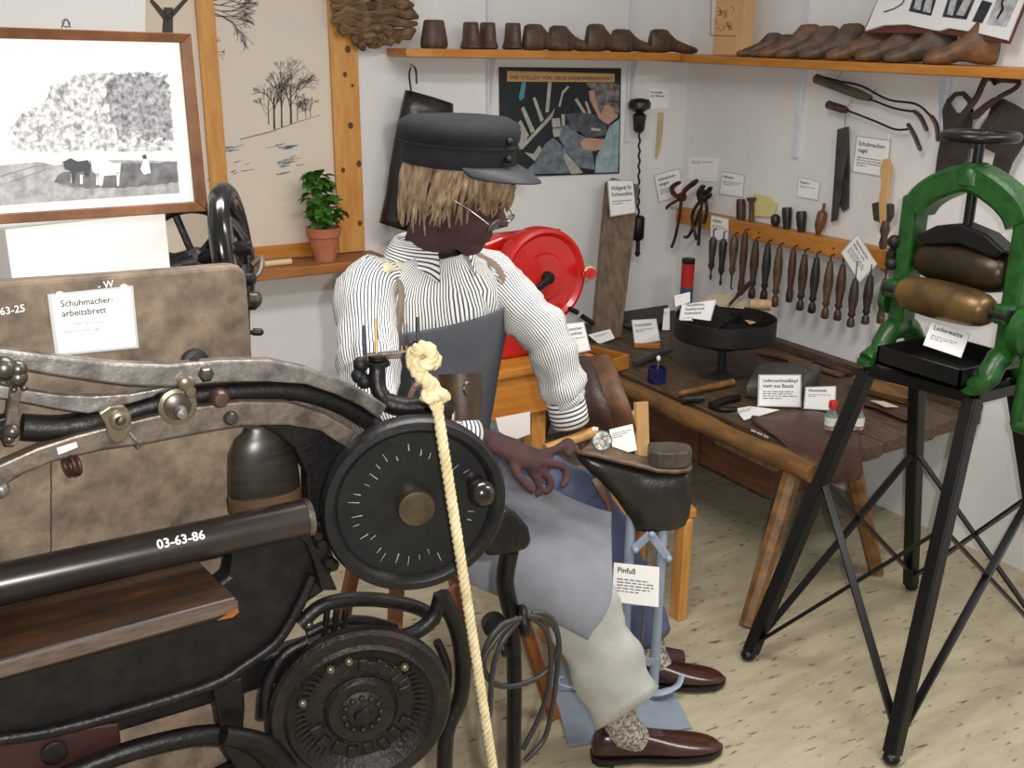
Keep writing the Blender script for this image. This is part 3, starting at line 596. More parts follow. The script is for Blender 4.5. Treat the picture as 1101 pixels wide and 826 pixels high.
# leather patterns on a hook under the shelf end
lp = thing('leather_patterns', atx(1050, 190, XR-.03), 'cut dark brown leather patterns and straps hanging from the shelf end', 'leather')
def lpoly(pts, off, hole=None): return build(B().prism([atx(x, y, XR-off) for x, y in pts], (.005, 0, 0)), 'leather_piece', mat('grey_brown_pattern_leather', '2B2521', '40362F', .55, scale=18), lp, 0)
lpoly([(1004, 196), (1008, 165), (1014, 140), (1013, 118), (1018, 106), (1022, 112), (1028, 121), (1036, 122), (1042, 114), (1046, 118), (1044, 140), (1040, 165), (1036, 200)], .03)
lpoly([(1018, 107), (1026, 99), (1036, 98), (1044, 106), (1046, 120), (1041, 121), (1040, 110), (1034, 103), (1027, 104), (1021, 112)], .03)
lpoly([(1040, 160), (1052, 140), (1062, 125), (1068, 108), (1078, 106), (1090, 112), (1101, 118), (1104, 150), (1088, 175), (1080, 198), (1062, 196), (1070, 165), (1060, 160)], .045)
lpoly([(1086, 130), (1095, 122), (1102, 128), (1102, 145), (1092, 150)], .038)
for pts, r in (([(1060, 84), (1056, 92), (1050, 105), (1040, 118), (1028, 132)], .012), ([(1062, 84), (1080, 86), (1096, 88), (1090, 96), (1072, 106), (1050, 126)], .008), ([(1070, 108), (1058, 116), (1046, 126)], .012)):
    build(B().tube(catmull([atx(x, y, XR-.06-.004*i) for i, (x, y) in enumerate(pts)], 4), r, 6, flat=.3, up=(1, 0, 0)), 'strap', LEATHD, lp)
build(B().tube([atx(1062, 78, 3.06), atx(1070, 90, 3.04), atx(1078, 86, XR-.002)], .007, 8), 'hook', BLK, lp)
# ============================================================ low workbench
BZ = .5
wb = thing('workbench', (2.68, 2.8, 0), 'low dark rough-wood workbench along the right wall', 'workbench')
for i, (xa, xb) in enumerate(((2.30, 2.58), (2.583, 2.85), (2.853, XR-.004))):
    build(B().bb((xa, 2.0+.015*i, BZ-.045), (xb, YB-.004, BZ)), 'top_plank', OLDW, wb, 0, bevel=.004)
BEAM = mat('honey_brown_beam', '5A3F22', '8A6234', .5, scale=5, stretch=(5, 1, 5), c3='A37B48', bump=.3, bscale=30)
n = 14; build(B().tube([(2.262+.006*math.sin(k*1.3), 1.985+(3.66-1.985)*k/n, BZ-.034+.003*math.sin(k*2.1)) for k in range(n+1)], [.033+.004*math.sin(k*1.7) for k in range(n+1)], 10), 'front_beam', BEAM, wb, 60)
# raised rim along the wall, end board
build(B().bb((3.06, 2.03, BZ), (XR-.003, 3.6, BZ+.03)), 'wall_strip', OLDW, wb, 0, bevel=.003)
APR = mat('red_brown_apron_board', '3E2416', '5F3A22', .5, scale=6, stretch=(6, 1, 6))
build(B().bb((2.295, 2.55, .30), (2.32, 3.6, BZ-.046)), 'apron_board', APR, wb, 0, bevel=.003)
dw = build(B().bb((2.31, 2.2, .29), (2.7, 2.55, BZ-.08)), 'drawer_box', APR, wb, 0, bevel=.003)
build(B().bb((2.285, 2.17, BZ-.10), (2.34, 2.45, BZ-.048)), 'drawer_runner', OLDX, wb, 0, bevel=.003)
def leg(p, q, r0, r1): build(B().tube([p, (V(p)+V(q))/2, q], [r0, (r0+r1)/2, r1], 8), 'leg', BEAM, wb, 30)
leg((2.30, 2.10, BZ-.05), (2.056, 2.005, 0), .032, .026); leg((2.52, 2.08, BZ-.05), (2.665, 2.03, 0), .03, .024)
leg((2.36, 3.5, BZ-.05), (2.3, 3.58, 0), .03, .025); leg((2.98, 3.5, BZ-.05), (3.05, 3.58, 0), .03, .025)
text('03-63-24', atz(807, 464, BZ+.002), atz(825, 472, BZ+.002)-atz(807, 464, BZ+.002), atz(809, 461, BZ)-atz(807, 466, BZ), .022, WHITEP, wb, 'painted_number', .02, lift=.004)
# vertical standing plane facing the room, at a bench spot
def stand(x, y, z=BZ, face=(-.62, -.78, .18)): return Plane(atz(x, y, z), face)
# leaning board against the back wall
p0 = aty(652, 333, 3.42); p0.z = BZ+.001
lb = thing('leaning_plank', p0, 'grey-brown wooden plank leaning upright in the room corner', 'plank')
q = [aty(640, 335, 3.40), aty(670, 331, 3.40), aty(688, 199, 3.60), aty(662, 192, 3.62), aty(654, 197, 3.62)]
zmin = min(v.z for v in q[:2])
for v in q[:2]: v.z = BZ+.003
build(B().prism(q, (.0, .028, 0)), 'plank_body', OLDX, lb, 0, bevel=.004)
card('plank_label', 'white card fixed to the leaning plank', [(654, 195), (680, 195), (683, 228), (657, 232)], Plane(aty(668, 212, 3.565), (0, -1, .14)), ('Walkgerät für', 'Sohlennähte'), 2)
# dark leather rolls and flat iron thing in the corner
fl = [atz(x, y, BZ) for x, y in ((672, 318), (718, 334), (716, 352), (690, 362), (664, 348))]
build(B().prism(fl, (0, 0, .028)), 'leather_slab', mat('black_brown_leather', '1F1916', '332A24', .6, scale=8), smooth=0, bevel=.006, label='thick black leather slab lying in the corner of the bench', cat='leather')
b = B()
for a_, c_, e_ in (((668, 345), (650, 352), (632, 362)), ((664, 348), (690, 352), (712, 350))): b.tube(catmull([atz(*a_, BZ+.02), atz(*c_, BZ+.016), atz(*e_, BZ+.012)], 5), .012, 8)
build(b, 'bent_iron', mat('grey_brown_iron', '46403A', '5E574F', .5, .5, scale=9), smooth=60, label='bent grey iron bracket at the foot of the leaning plank', cat='bracket')
# cards and blocks on the bench
def block_card(label, quad, base, head, body, blk, z=BZ, lab2=None, **k):
    pl = stand(*base, z); p = atz(*base, z); d = (pl(quad[2][0], quad[2][1])-pl(quad[3][0], quad[3][1])); d.z = 0; w_ = d.length; d.normalize(); nn = V((0, 0, 1)).cross(d)
    if nn.dot(CAM-p) < 0: nn = -nn
    zz = min(pl(*quad[2]).z, pl(*quad[3]).z)
    c = (pl(*quad[2])+pl(*quad[3]))/2; hh = max(zz-z+.006, .012); c.z = z+hh/2
    t = card('bench_label', label, quad, pl, head, body, **k)
    t.location.z += 0
    bl = build(B().box(c-nn*-.0, (w_*1.08, .03, hh), (d, nn, V((0, 0, 1)))), 'wooden_base', PINEH, t, 0, bevel=.002)
    return t
block_card('card in a wooden block stand beside the blue jar', [(680, 345), (705, 343.5), (709, 366), (683, 370)], (697, 374), ('Putzhölzer',), 2, True)
card('bench_label', 'small cream card lying among the tools behind the wooden tool box', [(632, 360), (656, 354), (661, 364), (644, 370)], Plane(atz(646, 368, BZ+.004), (-.5, -.75, .45)), (), 3, sleeve=False)
card('bench_label', 'narrow card standing between the block stand and the black tray', [(714, 332), (720, 331), (720, 355), (712, 355)], stand(716, 357), (), 2, sleeve=False)
# open wooden tool box with files
tb = thing('tool_box', atz(660, 398, BZ+.005), 'open orange wooden tool box on the bench edge', 'box')
o = atz(668, 402, BZ+.004); dx_ = (atz(674, 399, BZ)-atz(660, 404, BZ)).normalized(); dy_ = V((0, 0, 1)).cross(dx_); hz = .055
if dy_.dot(CAM-o) > 0: dy_ = -dy_
e0 = atz(657, 402, BZ+.006); wbx, dbx = .1, .32
for c, s in ((e0+dx_*wbx/2+V((0, 0, hz/2)), (wbx, .01, hz)), (e0+dx_*wbx/2+dy_*dbx+V((0, 0, hz/2)), (wbx, .01, hz)), (e0+dy_*dbx/2+V((0, 0, hz/2)), (.01, dbx+.01, hz)), (e0+dx_*wbx+dy_*dbx/2+V((0, 0, hz/2)), (.01, dbx+.01, hz))):
    build(B().box(c, s, (dx_, dy_, V((0, 0, 1)))), 'side_panel', PINEY, tb, 0, bevel=.001)
build(B().box(e0+dx_*wbx/2+dy_*dbx/2+V((0, 0, .004)), (wbx, dbx, .007), (dx_, dy_, V((0, 0, 1)))), 'bottom_panel', PINEY, tb, 0)
for i in range(4):
    a_ = e0+dx_*(wbx*(.25+.16*i))+dy_*.05+V((0, 0, .02)); c_ = a_+dy_*(.2+.02*i)+V((0, 0, .03))
    t = thing('wood_file', a_, 'dark %s lying in the open wooden tool box' % ('flat file', 'round file', 'steel rasp', 'slim chisel')[i], 'file', 'files in the open tool box')
    build(B().tube([a_, c_], .005, 7), 'blade', DKST, t); build(B().lathe([(.004, 0), (.009, .01), (.008, .05), (.004, .06)], c_, c_-a_, 9), 'grip', DARKW, t)
# blue jar with a brush in it
jp = atz(706, 411, BZ)
JB = mat('cobalt_blue_glass', '1C2350', '2A3470', .12, scale=20, trans=.35)
jr = thing('blue_jar', jp, 'squat cobalt blue glass jar at the bench edge', 'jar')
build(B().lathe([(.03, 0), (.034, .004), (.034, .055), (.03, .058), (.03, .01), (.0, .008)], jp, n=20), 'glass_body', JB, jr, 40)
text('TINTE', jp+V((-.0305, -.02, .022)), CR, (0, 0, 1), .012, INKG, jr, 'faint_print') if 0 else None
build(B().tube([jp+V((0, 0, .012)), jp+V((.006, .004, .085))], .003, 7), 'brush_stick', OLDX, jr); build(B().ball(jp+V((.006, .004, .09)), (.008, .008, .011), 10, 6), 'brush_tip', PAPER, jr)
# round black tray on a pedestal
tc_ = atz(775, 403, BZ); hz = atx(775, 330, tc_.x).z
tr2 = thing('turntable_tray', tc_, 'round black iron tray on a pedestal standing on the bench', 'tray')
zr = BZ+.148; R_ = .19
tcz = lambda z: V((tc_.x, tc_.y, z))
build(B().lathe([(.085, 0), (.085, .006), (.03, .014), (.016, .025), (.016, .15)], tcz(BZ), n=28), 'pedestal', mat('grey_iron_foot', '2A2A29', '3C3B39', .5, .3, scale=20), tr2, 40)
build(B().lathe([(0, 0), (R_-.01, 0), (R_, .008), (R_, .078), (R_-.006, .078), (R_-.008, .012), (0, .008)], tcz(zr), n=48), 'pan', IRONM, tr2, 40)
for k in range(4):
    q = k*math.pi/2+.5; d = V((math.cos(q), math.sin(q), 0)); build(B().box(tcz(zr+.032)+d*(R_/2), (R_-.02, .004, .045), (d, V((0, 0, 1)).cross(d), V((0, 0, 1)))), 'divider', IRONM, tr2, 0)
build(B().lathe([(.02, 0), (.055, .006), (.07, .022), (.066, .022), (.05, .01), (0, .006)], tcz(BZ+.1), n=28), 'lower_bowl', mat('dull_brass_bowl', '5A4A2A', '7B6636', .4, .6), tr2, 40)
zt_ = zr+.078
def trayp(x, y, z=zt_): return atz(x, y, z)
card('tray_label', 'white card leaning on the front rim of the black tray', [(734, 328), (769, 323), (763, 345), (731, 344)], Plane(trayp(748, 344, zr+.05), (-.6, -.7, .45)), ('Nadelfeilen,', 'Stiefelpinsel,', 'Holzraspel'), 1, hsize=.17)
card('tray_label', 'small white card at the far edge of the black tray', [(725, 318), (742, 314), (742, 325), (726, 330)], Plane(trayp(736, 328, zt_), (-.6, -.7, .3)), (), 1, sleeve=False)
build(B().prism([trayp(x, y) for x, y in ((755, 324), (762, 317), (785, 316), (803, 323), (800, 331), (770, 328))], (0, 0, -.004)), 'paper_wrap', mat('cream_paper', 'CDBEA0', rough=.7), smooth=0, label='cream wrapping paper spread across the black tray', cat='paper')
build(B().tube([trayp(806, 327, zt_+.012), trayp(829, 328, zt_+.012)], .02, 14), 'cork_roll', mat('pale_cork', 'C2A478', 'B08F60', .8, scale=40, bump=.4), label='pale cork roll resting on the tray rim', cat='roll')
build(B().prism([trayp(x, y, zr+.03) for x, y in ((800, 343), (808, 339), (820, 340), (821, 344), (806, 348))], (0, 0, -.004)), 'leather_scrap', mat('light_yellow_leather', 'D9BE84', rough=.7), smooth=0, label='light yellow leather scrap inside the black tray', cat='leather')
kn = thing('awl_punch', trayp(790, 320), 'dark rusty punch lying across the tray rim towards the awls', 'punch')
build(B().tube(catmull([trayp(785, 327, zt_+.02), trayp(795, 316, zt_+.03), trayp(808, 303, zt_+.045)], 4), [.006]*4+[.011]*4+[.006], 9), 'body', RUST, kn)
build(B().tube(catmull([trayp(785, 327, zt_+.02), trayp(784, 334, zt_), trayp(794, 342, zr+.03)], 4), .0025, 6), 'wire_tip', BOLT, kn)
# red and blue tin
tp = atz(736, 350, BZ); zt2 = atx(736, 277, tp.x).z-BZ
tn = thing('glue_tin', tp, 'tall tin with red upper and blue lower band behind the black tray', 'tin')
build(B().lathe([(.0, 0), (.028, 0), (.028, zt2*.58), (.0282, zt2*.58)], tp, n=20), 'blue_band', mat('teal_blue_tin', '2E5A78', rough=.4), tn, 40)
build(B().lathe([(.0281, zt2*.58), (.0284, zt2*.58), (.0284, zt2*.93)], tp, n=20), 'red_band', mat('red_tin', 'C0261E', rough=.4), tn, 40)
build(B().lathe([(.0284, zt2*.93), (.029, zt2*.95), (.029, zt2), (0, zt2)], tp, n=20), 'lid', mat('dark_tin_lid', '2A2622', rough=.4, metal=.5), tn, 40)
# basalt stone with its card
STN = mat('grey_basalt', '37342E', '5C584E', .55, scale=30, c3='6A6040', bump=.6, bscale=30)
sp = [atz(x, y, BZ) for x, y in ((799, 430), (858, 438), (884, 409), (812, 405))]
c = sum(sp, V())/4; st_b = B(); rs = []
for z, k in ((0, .9), (.015, 1), (.045, 1), (.062, .92), (.068, .7)):
    r = []
    for j in range(4):
        for t_ in (0, .33, .66):
            p = sp[j].lerp(sp[(j+1) % 4], t_); r.append(c+(p-c)*k*random.uniform(.93, 1.02)+V((0, 0, z+.001+random.uniform(0, .004))))
    rs.append(r)
build(st_b.rings(rs), 'basalt_stone', STN, smooth=50, label='flat grey basalt hammering stone behind its white card on the bench', cat='stone')
card('bench_label', 'white card with two-line bold heading leaning on the basalt stone', [(817, 404), (860, 404), (860, 437), (816, 436)], stand(838, 440, face=(-.55, -.8, .2)), ('Lederzuschneidklopf', 'stein aus Basalt'), 4, hsize=.13)
card('bench_label', 'white card standing behind the small bottles with red caps', [(867, 417), (898, 416), (897, 441), (865, 439)], stand(880, 444, face=(-.55, -.8, .2)), ('Absatzeisen',), 2)
card('bench_label', 'loose cream card lying in front of the basalt stone', [(790, 440), (806, 437), (838, 441), (800, 452)], Plane((0, 0, BZ+.004), (0, 0, 1)), (), 4, sleeve=False)
# loose tools at the bench front
hm = thing('shoe_hammer', atz(745, 422, BZ), 'old dark hammer with a wooden handle lying at the bench front', 'hammer')
build(B().tube([atz(728, 424, BZ+.018), atz(788, 411, BZ+.018)], [.01, .014], 9), 'handle', BEAM, hm); build(B().tube([atz(733, 430, BZ+.016), atz(757, 428, BZ+.02)], [.016, .012], 10), 'head', DKST, hm)
nt_ = thing('cutting_nippers', atz(770, 432, BZ), 'black iron nippers lying beside the old hammer', 'nippers')
build(B().tube(catmull([atz(764, 436, BZ+.014), atz(780, 430, BZ+.02), atz(794, 428, BZ+.014)], 4), .013, 8), 'jaw', IRON, nt_); build(B().tube(catmull([atz(764, 436, BZ+.012), atz(776, 440, BZ+.012), atz(792, 440, BZ+.012)], 4), .01, 8), 'handle', IRON, nt_)
build(B().tube([atz(682, 392, BZ+.016), atz(700, 384, BZ+.016), atz(722, 376, BZ+.02)], [.012, .016, .01], 9), 'stone_rubber', mat('dark_grey_stone', '3A3632', '4E4A44', .5), smooth=60, label='dark grey rubbing stone lying behind the blue jar', cat='stone')
for i, (pts, l) in enumerate((([(850, 388), (880, 396), (905, 404)], 'brown leather strip lying along the wall on the bench'), ([(880, 388), (900, 396), (915, 402)], 'dark leather strip next to the wall behind the stone'), ([(815, 378), (850, 386), (872, 392)], 'red-brown leather strip beside the tray foot'))):
    build(B().tube(catmull([atz(x, y, BZ+.010+.002*i) for x, y in pts], 4), .022, 8, flat=.35, up=(0, 0, 1)) , 'leather_strip', (LEATH, LEATHD, LEATH)[i], smooth=50, label=l, cat='leather')
ss = thing('strap_scrap', atz(955, 437, BZ), 'dark leather strap with a pale slit near the bench end', 'leather')
build(B().tube(catmull([atz(926, 432, BZ+.012), atz(950, 438, BZ+.016), atz(982, 452, BZ+.012)], 4), [.02]+[.03]*7+[.02], 8, flat=.35, up=(0, 0, 1)), 'strap', LEATHD, ss)
build(B().prism([atz(x, y, BZ+.03) for x, y in ((936, 431), (950, 432), (966, 438), (952, 438))], (0, 0, .002)), 'pale_patch', mat('pale_leather', 'C9BCA0', rough=.7), ss, 0)
rw = thing('wooden_rest', atz(925, 420, BZ), 'rough brown wooden block at the wall end of the bench', 'wooden block')
build(B().tube([atz(918, 412, BZ+.03), atz(985, 428, BZ+.03)], [.03, .034], 9), 'block', BEAM, rw, 30)
# leather hide over the bench corner
lh = thing('leather_hide', atz(860, 470, BZ), 'dark brown leather hide draped over the corner of the bench', 'leather')
rows = [[atz(x, y, BZ+.012+.004*((i+j) % 2)) for i, (x, y) in enumerate(r)] for j, r in enumerate((((806, 444), (824, 450), (845, 446), (866, 440), (884, 442), (912, 452), (925, 462)), ((806, 452), (826, 458), (848, 458), (868, 455), (888, 458), (912, 466), (925, 472)), ((822, 462), (836, 468), (854, 470), (872, 470), (892, 473), (912, 478), (924, 482)), ((846, 478), (856, 484), (866, 487), (878, 488), (896, 487), (912, 486), (924, 485))))]
lastr = rows[-1]; rows.append([p+V((-.01, -.03, -.03)) for p in lastr]); rows.append([p+V((-.012, -.034, -.085)) for p in lastr])
build(B().sheet(rows), 'hide', mat('red_brown_hide', '3E261E', '543529', .45, scale=18, bump=.3, bscale=120), lh, 60, sub=2, solid=.005)
# bottles with red caps
GLS = mat('clear_bottle_glass', 'DDE6E2', rough=.05, trans=.85)
CAP = mat('red_bottle_cap', 'C4181C', rough=.35)
for x, y, l in ((893, 461, 'small clear bottle with red cap and green label beside the black leg'), (921, 461, 'small clear bottle with red cap at the bench end')):
    p = atz(x, y, BZ+.02); t = thing('dye_bottle', p, l, 'bottle', 'small bottles with red caps')
    build(B().lathe([(0, 0), (.019, 0), (.021, .004), (.021, .045), (.012, .06), (.010, .064), (.010, .075), (0, .075)], p, n=18), 'glass', GLS, t, 40)
    build(B().lathe([(.0215, .008), (.0217, .008), (.0217, .042), (.0215, .042)], p, n=18, cap=False), 'paper_label', mat('pale_green_label', 'C9D8C4', 'E2E4DA', .6), t, 40)
    build(B().lathe([(.0218, .008), (.022, .008), (.022, .015), (.0218, .015)], p, n=18, cap=False), 'label_band', mat('red_label_band', 'B5656A', rough=.6), t, 40)
    build(B().lathe([(.0, .072), (.0135, .072), (.0135, .092), (.012, .094), (0, .094)], p, n=18), 'cap', CAP, t, 40)
# ============================================================ table with red machine, pine chair
TY = 2.72
a_ = aty(526, 403, TY); b_ = aty(637, 377, TY); tz = (a_.z+b_.z)/2
tbl = thing('pine_table', (1.7, TY+.3, 0), 'orange pine table behind the seated figure carrying the red machine', 'table')
build(B().bb((1.36, TY-.02, tz-.028), (b_.x, TY+.62, tz)), 'table_top', PINEH, tbl, 0, bevel=.003)
build(B().bb((1.39, TY, tz-.17), (b_.x-.02, TY+.025, tz-.029)), 'apron_board', PINEH, tbl, 0, bevel=.002)
build(B().bb((b_.x-.045, TY+.03, tz-.17), (b_.x-.02, TY+.6, tz-.029)), 'apron_board', PINEY, tbl, 0, bevel=.002)
lx = aty(583, 445, TY).x
for x, y in ((lx-.02, TY+.03), (lx-.02, TY+.52), (1.4, TY+.03), (1.4, TY+.52)): build(B().bb((x, y, 0), (x+.055, y+.055, tz-.03)), 'leg', PINE, tbl, 0, bevel=.003)
# card on table edge
cpl = Plane((b_.x-.08, TY+.01, tz), (-.25, -.95, .25))
block = card('table_label', 'white card standing on the table corner beside the red machine', [(598, 350), (627, 347), (634, 376), (605, 382)], cpl, ('Schuhmacher-', 'nähmaschine'), 2, hsize=.12)
pw = [aty(x, y, TY-.025) for x, y in ((533, 450), (570, 443), (570, 467), (556, 472), (537, 466))]
build(B().prism(pw, (0, .003, 0)), 'paper_notice', PAPER, smooth=0, label='plain white paper fastened below the table edge behind the brown hand', cat='paper')
# red machine
rc = aty(586, 298, TY+.14); s_ = (rc-CAM).dot(CW)/F
rm = thing('red_machine', (rc.x, rc.y, tz), 'bright red hand-cranked machine with a large round drum on the table', 'machine')
ax_ = V((.0, -1, .06)).normalized(); Rr = 53*s_
build(B().lathe([(0, -.075), (Rr*.93, -.075), (Rr*1.0, -.06), (Rr*1.0, -.01), (Rr*.97, .004), (Rr*.9, .008), (Rr*.82, -.004), (Rr*.5, -.004), (Rr*.46, .006), (Rr*.2, .01), (0, .012)], rc, ax_, 56), 'drum', RED, rm, 35)
ck = build(B().lathe([(0, .005), (.022, .006), (.02, .03), (0, .034)], rc, ax_, 16), 'crank_hub', IRON, rm, 40)
c0 = rc+ax_*.03; c1 = aty(572, 320, TY+.06); c1 = c0+(c1-c0)*1.0
build(B().bar(c0, c0+V((-.11, 0, -.07)), .022, .016, ax_), 'crank_arm', IRON, rm, 0, bevel=.004); build(B().lathe([(.008, 0), (.014, .015), (.012, .06), (.004, .066)], c0+V((-.11, 0, -.07)), ax_, 12), 'crank_handle', IRON, rm, 40)
build(B().bb((rc.x-.2, TY+.08, tz), (rc.x+.06, TY+.42, tz+.11)), 'base', RED, rm, 0, bevel=.015)
build(B().prism([V((rc.x-.1, TY+.2, tz+.08)), V((rc.x+.12, TY+.2, tz+.0)), V((rc.x+.1, TY+.2, rc.z)), V((rc.x-.08, TY+.2, rc.z))], (0, .05, 0)), 'pedestal', RED, rm, 0, bevel=.008)
build(B().prism([aty(x, y, TY+.24) for x, y in ((520, 262), (540, 254), (560, 252), (575, 250), (560, 300), (522, 300))], (0, .08, 0)), 'guard', RED, rm, 0, bevel=.01)
e_ = aty(634, 294, TY+.1); build(B().torus(e_, ax_, .021, .005, 20, 8), 'ring_lug', mat('cream_enamel', 'C9B98A', rough=.4), rm); build(B().lathe([(0, 0), (.019, 0), (.019, .012), (0, .012)], e_, ax_, 16), 'lug_disc', RED, rm, 40); build(B().bar(e_, rc+(e_-rc)*.85, .022, .03, ax_), 'lug_neck', RED, rm, 0)
tk = B()
for k in range(9): q = math.radians(60-k*14); a2 = V((math.cos(q), 0, math.sin(q))); tk.ball(rc+a2*Rr*1.01-ax_*.05, .008, 8, 5)
build(tk, 'rim_studs', RED, rm)
for x, y, x2, y2 in ((612, 332, 621, 336), (626, 340, 638, 348)):
    build(B().tube([aty(x, y, TY+.1), aty(x2, y2, TY+.1)], .009, 8), 'thumb_screw', IRON, rm)
build(B().tube([aty(560, 358, TY+.07), aty(580, 370, TY+.05), aty(600, 376, TY+.05)], [.016, .018, .012], 9), 'lever', IRON, rm)
# curved leather sole piece standing in front of the table
cl = thing('leather_strip', atz(655, 470, .32), 'tall curved strip of thick brown leather standing beside the pine chair', 'leather')
rows = []
for k in range(9):
    t_ = k/8; y = 385+t_*85; x0 = 621+22*t_*(1.6-.6*t_); wpx = 33+14*t_-4*t_*t_
    D = 3.0-.12*math.sin(t_*2.6); rows.append([atd(x0+wpx*i/4, y-(6*i/4 if t_ < .3 else 2*i/4), D+.015*math.sin(i*1.4)) for i in range(5)])
build(B().sheet(rows), 'strip', LEATH, cl, 60, sub=1, solid=.006)
build(B().sheet([[p+V((-.05, .03, -.005)) for p in r] for r in rows]), 'strip', LEATHD, cl, 60, sub=1, solid=.006)
# pine chair under the bench edge
ch = thing('pine_chair', atz(730, 664, 0), 'small orange pine chair half hidden behind the upturned boot', 'chair')
f0 = atz(729, 664, 0); s1 = V((-.42, .1, 0)); s2 = V((.12, .36, 0)); sz_ = .34
seat = [f0+V((.03, -.02, sz_)), f0+s1+V((-.03, -.02, sz_)), f0+s1+s2+V((-.02, .03, sz_)), f0+s2+V((.03, .03, sz_))]
build(B().prism(seat, (0, 0, .028)), 'seat', PINEH, ch, 0, bevel=.004)
for p in (f0, f0+s1, f0+s1+s2, f0+s2): build(B().bar(p, V((p.x, p.y, sz_)), .045, .032, (1, 0, 0)), 'leg', PINE, ch, 0, bevel=.004)
for p in (f0+s2, f0+s2+s1*.42):
    build(B().bar(V((p.x, p.y, sz_+.02)), V((p.x+.02, p.y+.05, .56)), .05, .022, (0, 1, 0)), 'back_post', PALE, ch, 0, bevel=.004)
build(B().bar(f0+s2+V((.02, .05, .5)), f0+s2+s1*.42+V((.02, .05, .5)), .022, .06), 'back_rail', PALE, ch, 0, bevel=.004)
card('chair_label', 'white card leaning behind the upturned boot on the chair', [(655, 462), (680, 456), (685, 484), (660, 490)], Plane(atd(670, 475, 2.85), (-.4, -.85, .3)), (), 3, sleeve=False)
# ============================================================ leather roller press on its black stand
fA, fB, fC, fD = V((1.935, 1.872, 0)), V((1.92, 1.352, 0)), V((2.68, 1.905, 0)), V((2.67, 1.39, 0))
ZT = .85
tA, tB, tC, tD = V((2.215, 1.80, ZT)), V((2.255, 1.505, ZT)), V((2.42, 1.80, ZT)), V((2.43, 1.505, ZT))
STB = mat('satin_black_steel', '0D0D0C', '171614', .35, .3, scale=10)
sd = thing('press_stand', ((fA+fD)/2), 'tall four-legged black iron stand with crossed braces', 'stand')
for f_, t_ in ((fA, tA), (fB, tB), (fC, tC), (fD, tD)):
    d = (t_-f_).normalized(); l = build(B().bar(f_+d*.02, t_, .037, .037, (0, 1, 0)), 'leg', STB, sd, 0, bevel=.004)
    build(B().ball(f_+V((-.004, -.004, .016)), (.022, .022, .016), 12, 6), 'foot', STB, l)
def along(f_, t_, k): return f_.lerp(t_, k)
for (f1, t1), (f2, t2) in (((fA, tA), (fC, tC)), ((fA, tA), (fB, tB)), ((fB, tB), (fD, tD)), ((fC, tC), (fD, tD))):
    for (a1, b1), (a2, b2), u, w_ in (((f1, t1), (f2, t2), .05, .64), ((f2, t2), (f1, t1), .08, .64)):
        build(B().bar(along(a1, b1, u), along(a2, b2, w_), .022, .008, (0, 0, 1)), 'brace', STB, sd, 0, bevel=.002)
for p, q in ((tA, tB), (tB, tD), (tD, tC), (tC, tA)): build(B().bar(p+V((0, 0, .004)), q+V((0, 0, .004)), .036, .03), 'top_rail', STB, sd, 0, bevel=.003)
# drip tray
trz = ZT+.03
rp = thing('leather_roller_press', (2.33, 1.65, ZT+.02), 'green cast-iron leather rolling press with handwheel on the black stand', 'press')
XG, YL, YR_ = 2.325, 1.80, 1.475
b = B().bb((2.20, YR_+.035, trz), (2.45, YL-.035, trz+.008))
for lo, hi in (((2.20, YR_+.035, trz), (2.206, YL-.035, trz+.05)), ((2.444, YR_+.035, trz), (2.45, YL-.035, trz+.05)), ((2.20, YR_+.035, trz), (2.45, YR_+.041, trz+.05)), ((2.20, YL-.041, trz), (2.45, YL-.035, trz+.05))): b.bb(lo, hi)
build(b, 'drip_tray', STB, rp, 0)
for Y, tf, tb_ in ((YL, tA, tC), (YR_, tB, tD)):
    build(B().prism([V((XG-.03, Y-.024, .93)), V((XG+.03, Y-.024, .93)), V((XG+.03, Y-.024, 1.315)), V((XG-.03, Y-.024, 1.315))], (0, .048, 0)), 'side_post', GREEN, rp, 0, bevel=.008)
    for t_, s in ((tf, -1), (tb_, 1)):
        q = catmull([V((XG+s*.005, Y, .965)), V((XG+s*.045, Y, .945)), V((XG+s*.075, Y, .905)), V((t_.x+s*.012, t_.y, ZT+.032))], 5)
        build(B().tube(q, [.034]*5+[.03]*5+[.026]*5+[.024], 10, flat=.85), 'splayed_foot', GREEN, rp, 50)
        build(B().lathe([(0, 0), (.024, 0), (.024, .014), (.012, .018), (0, .018)], V((t_.x+s*.012, t_.y, ZT+.018)), n=14), 'foot_pad', GREEN, rp, 40)
# arch
arch = catmull([V((XG, YL-.012, 1.285)), V((XG, YL-.035, 1.318)), V((XG, YL-.085, 1.352)), V((XG, (YL+YR_)/2, 1.378)), V((XG, YR_+.085, 1.352)), V((XG, YR_+.035, 1.318)), V((XG, YR_+.012, 1.285))], 5)
b = B(); rs = []
for i, p in enumerate(arch):
    t_ = (arch[min(i+1, len(arch)-1)]-arch[max(i-1, 0)]).normalized(); u = V((1, 0, 0)); n_ = t_.cross(u)*-1
    if n_.z < 0: n_ = -n_
    rs.append([p+u*a*.034+n_*c*.034 for a, c in ((-1, -.75), (-.8, -1), (.8, -1), (1, -.75), (1, .75), (.8, 1), (-.8, 1), (-1, .75))])
build(b.rings(rs), 'arch', GREEN, rp, 35)
b = B()
for Y, z0 in ((YL-.05, 1.30), (YR_+.05, 1.30)): pass
build(B().lathe([(.042, 0), (.042, .03), (.032, .045), (.028, .052), (0, .052)], (XG, (YL+YR_)/2, 1.362), n=20), 'arch_boss', GREEN, rp, 40)
build(B().tube([(XG, (YL+YR_)/2, 1.25), (XG, (YL+YR_)/2, 1.475)], .013, 14), 'screw_spindle', STB, rp)
hw = build(B().torus((XG, (YL+YR_)/2, 1.478), (0, 0, 1), .082, .0125, 40, 10), 'handwheel', STB, rp, 60)
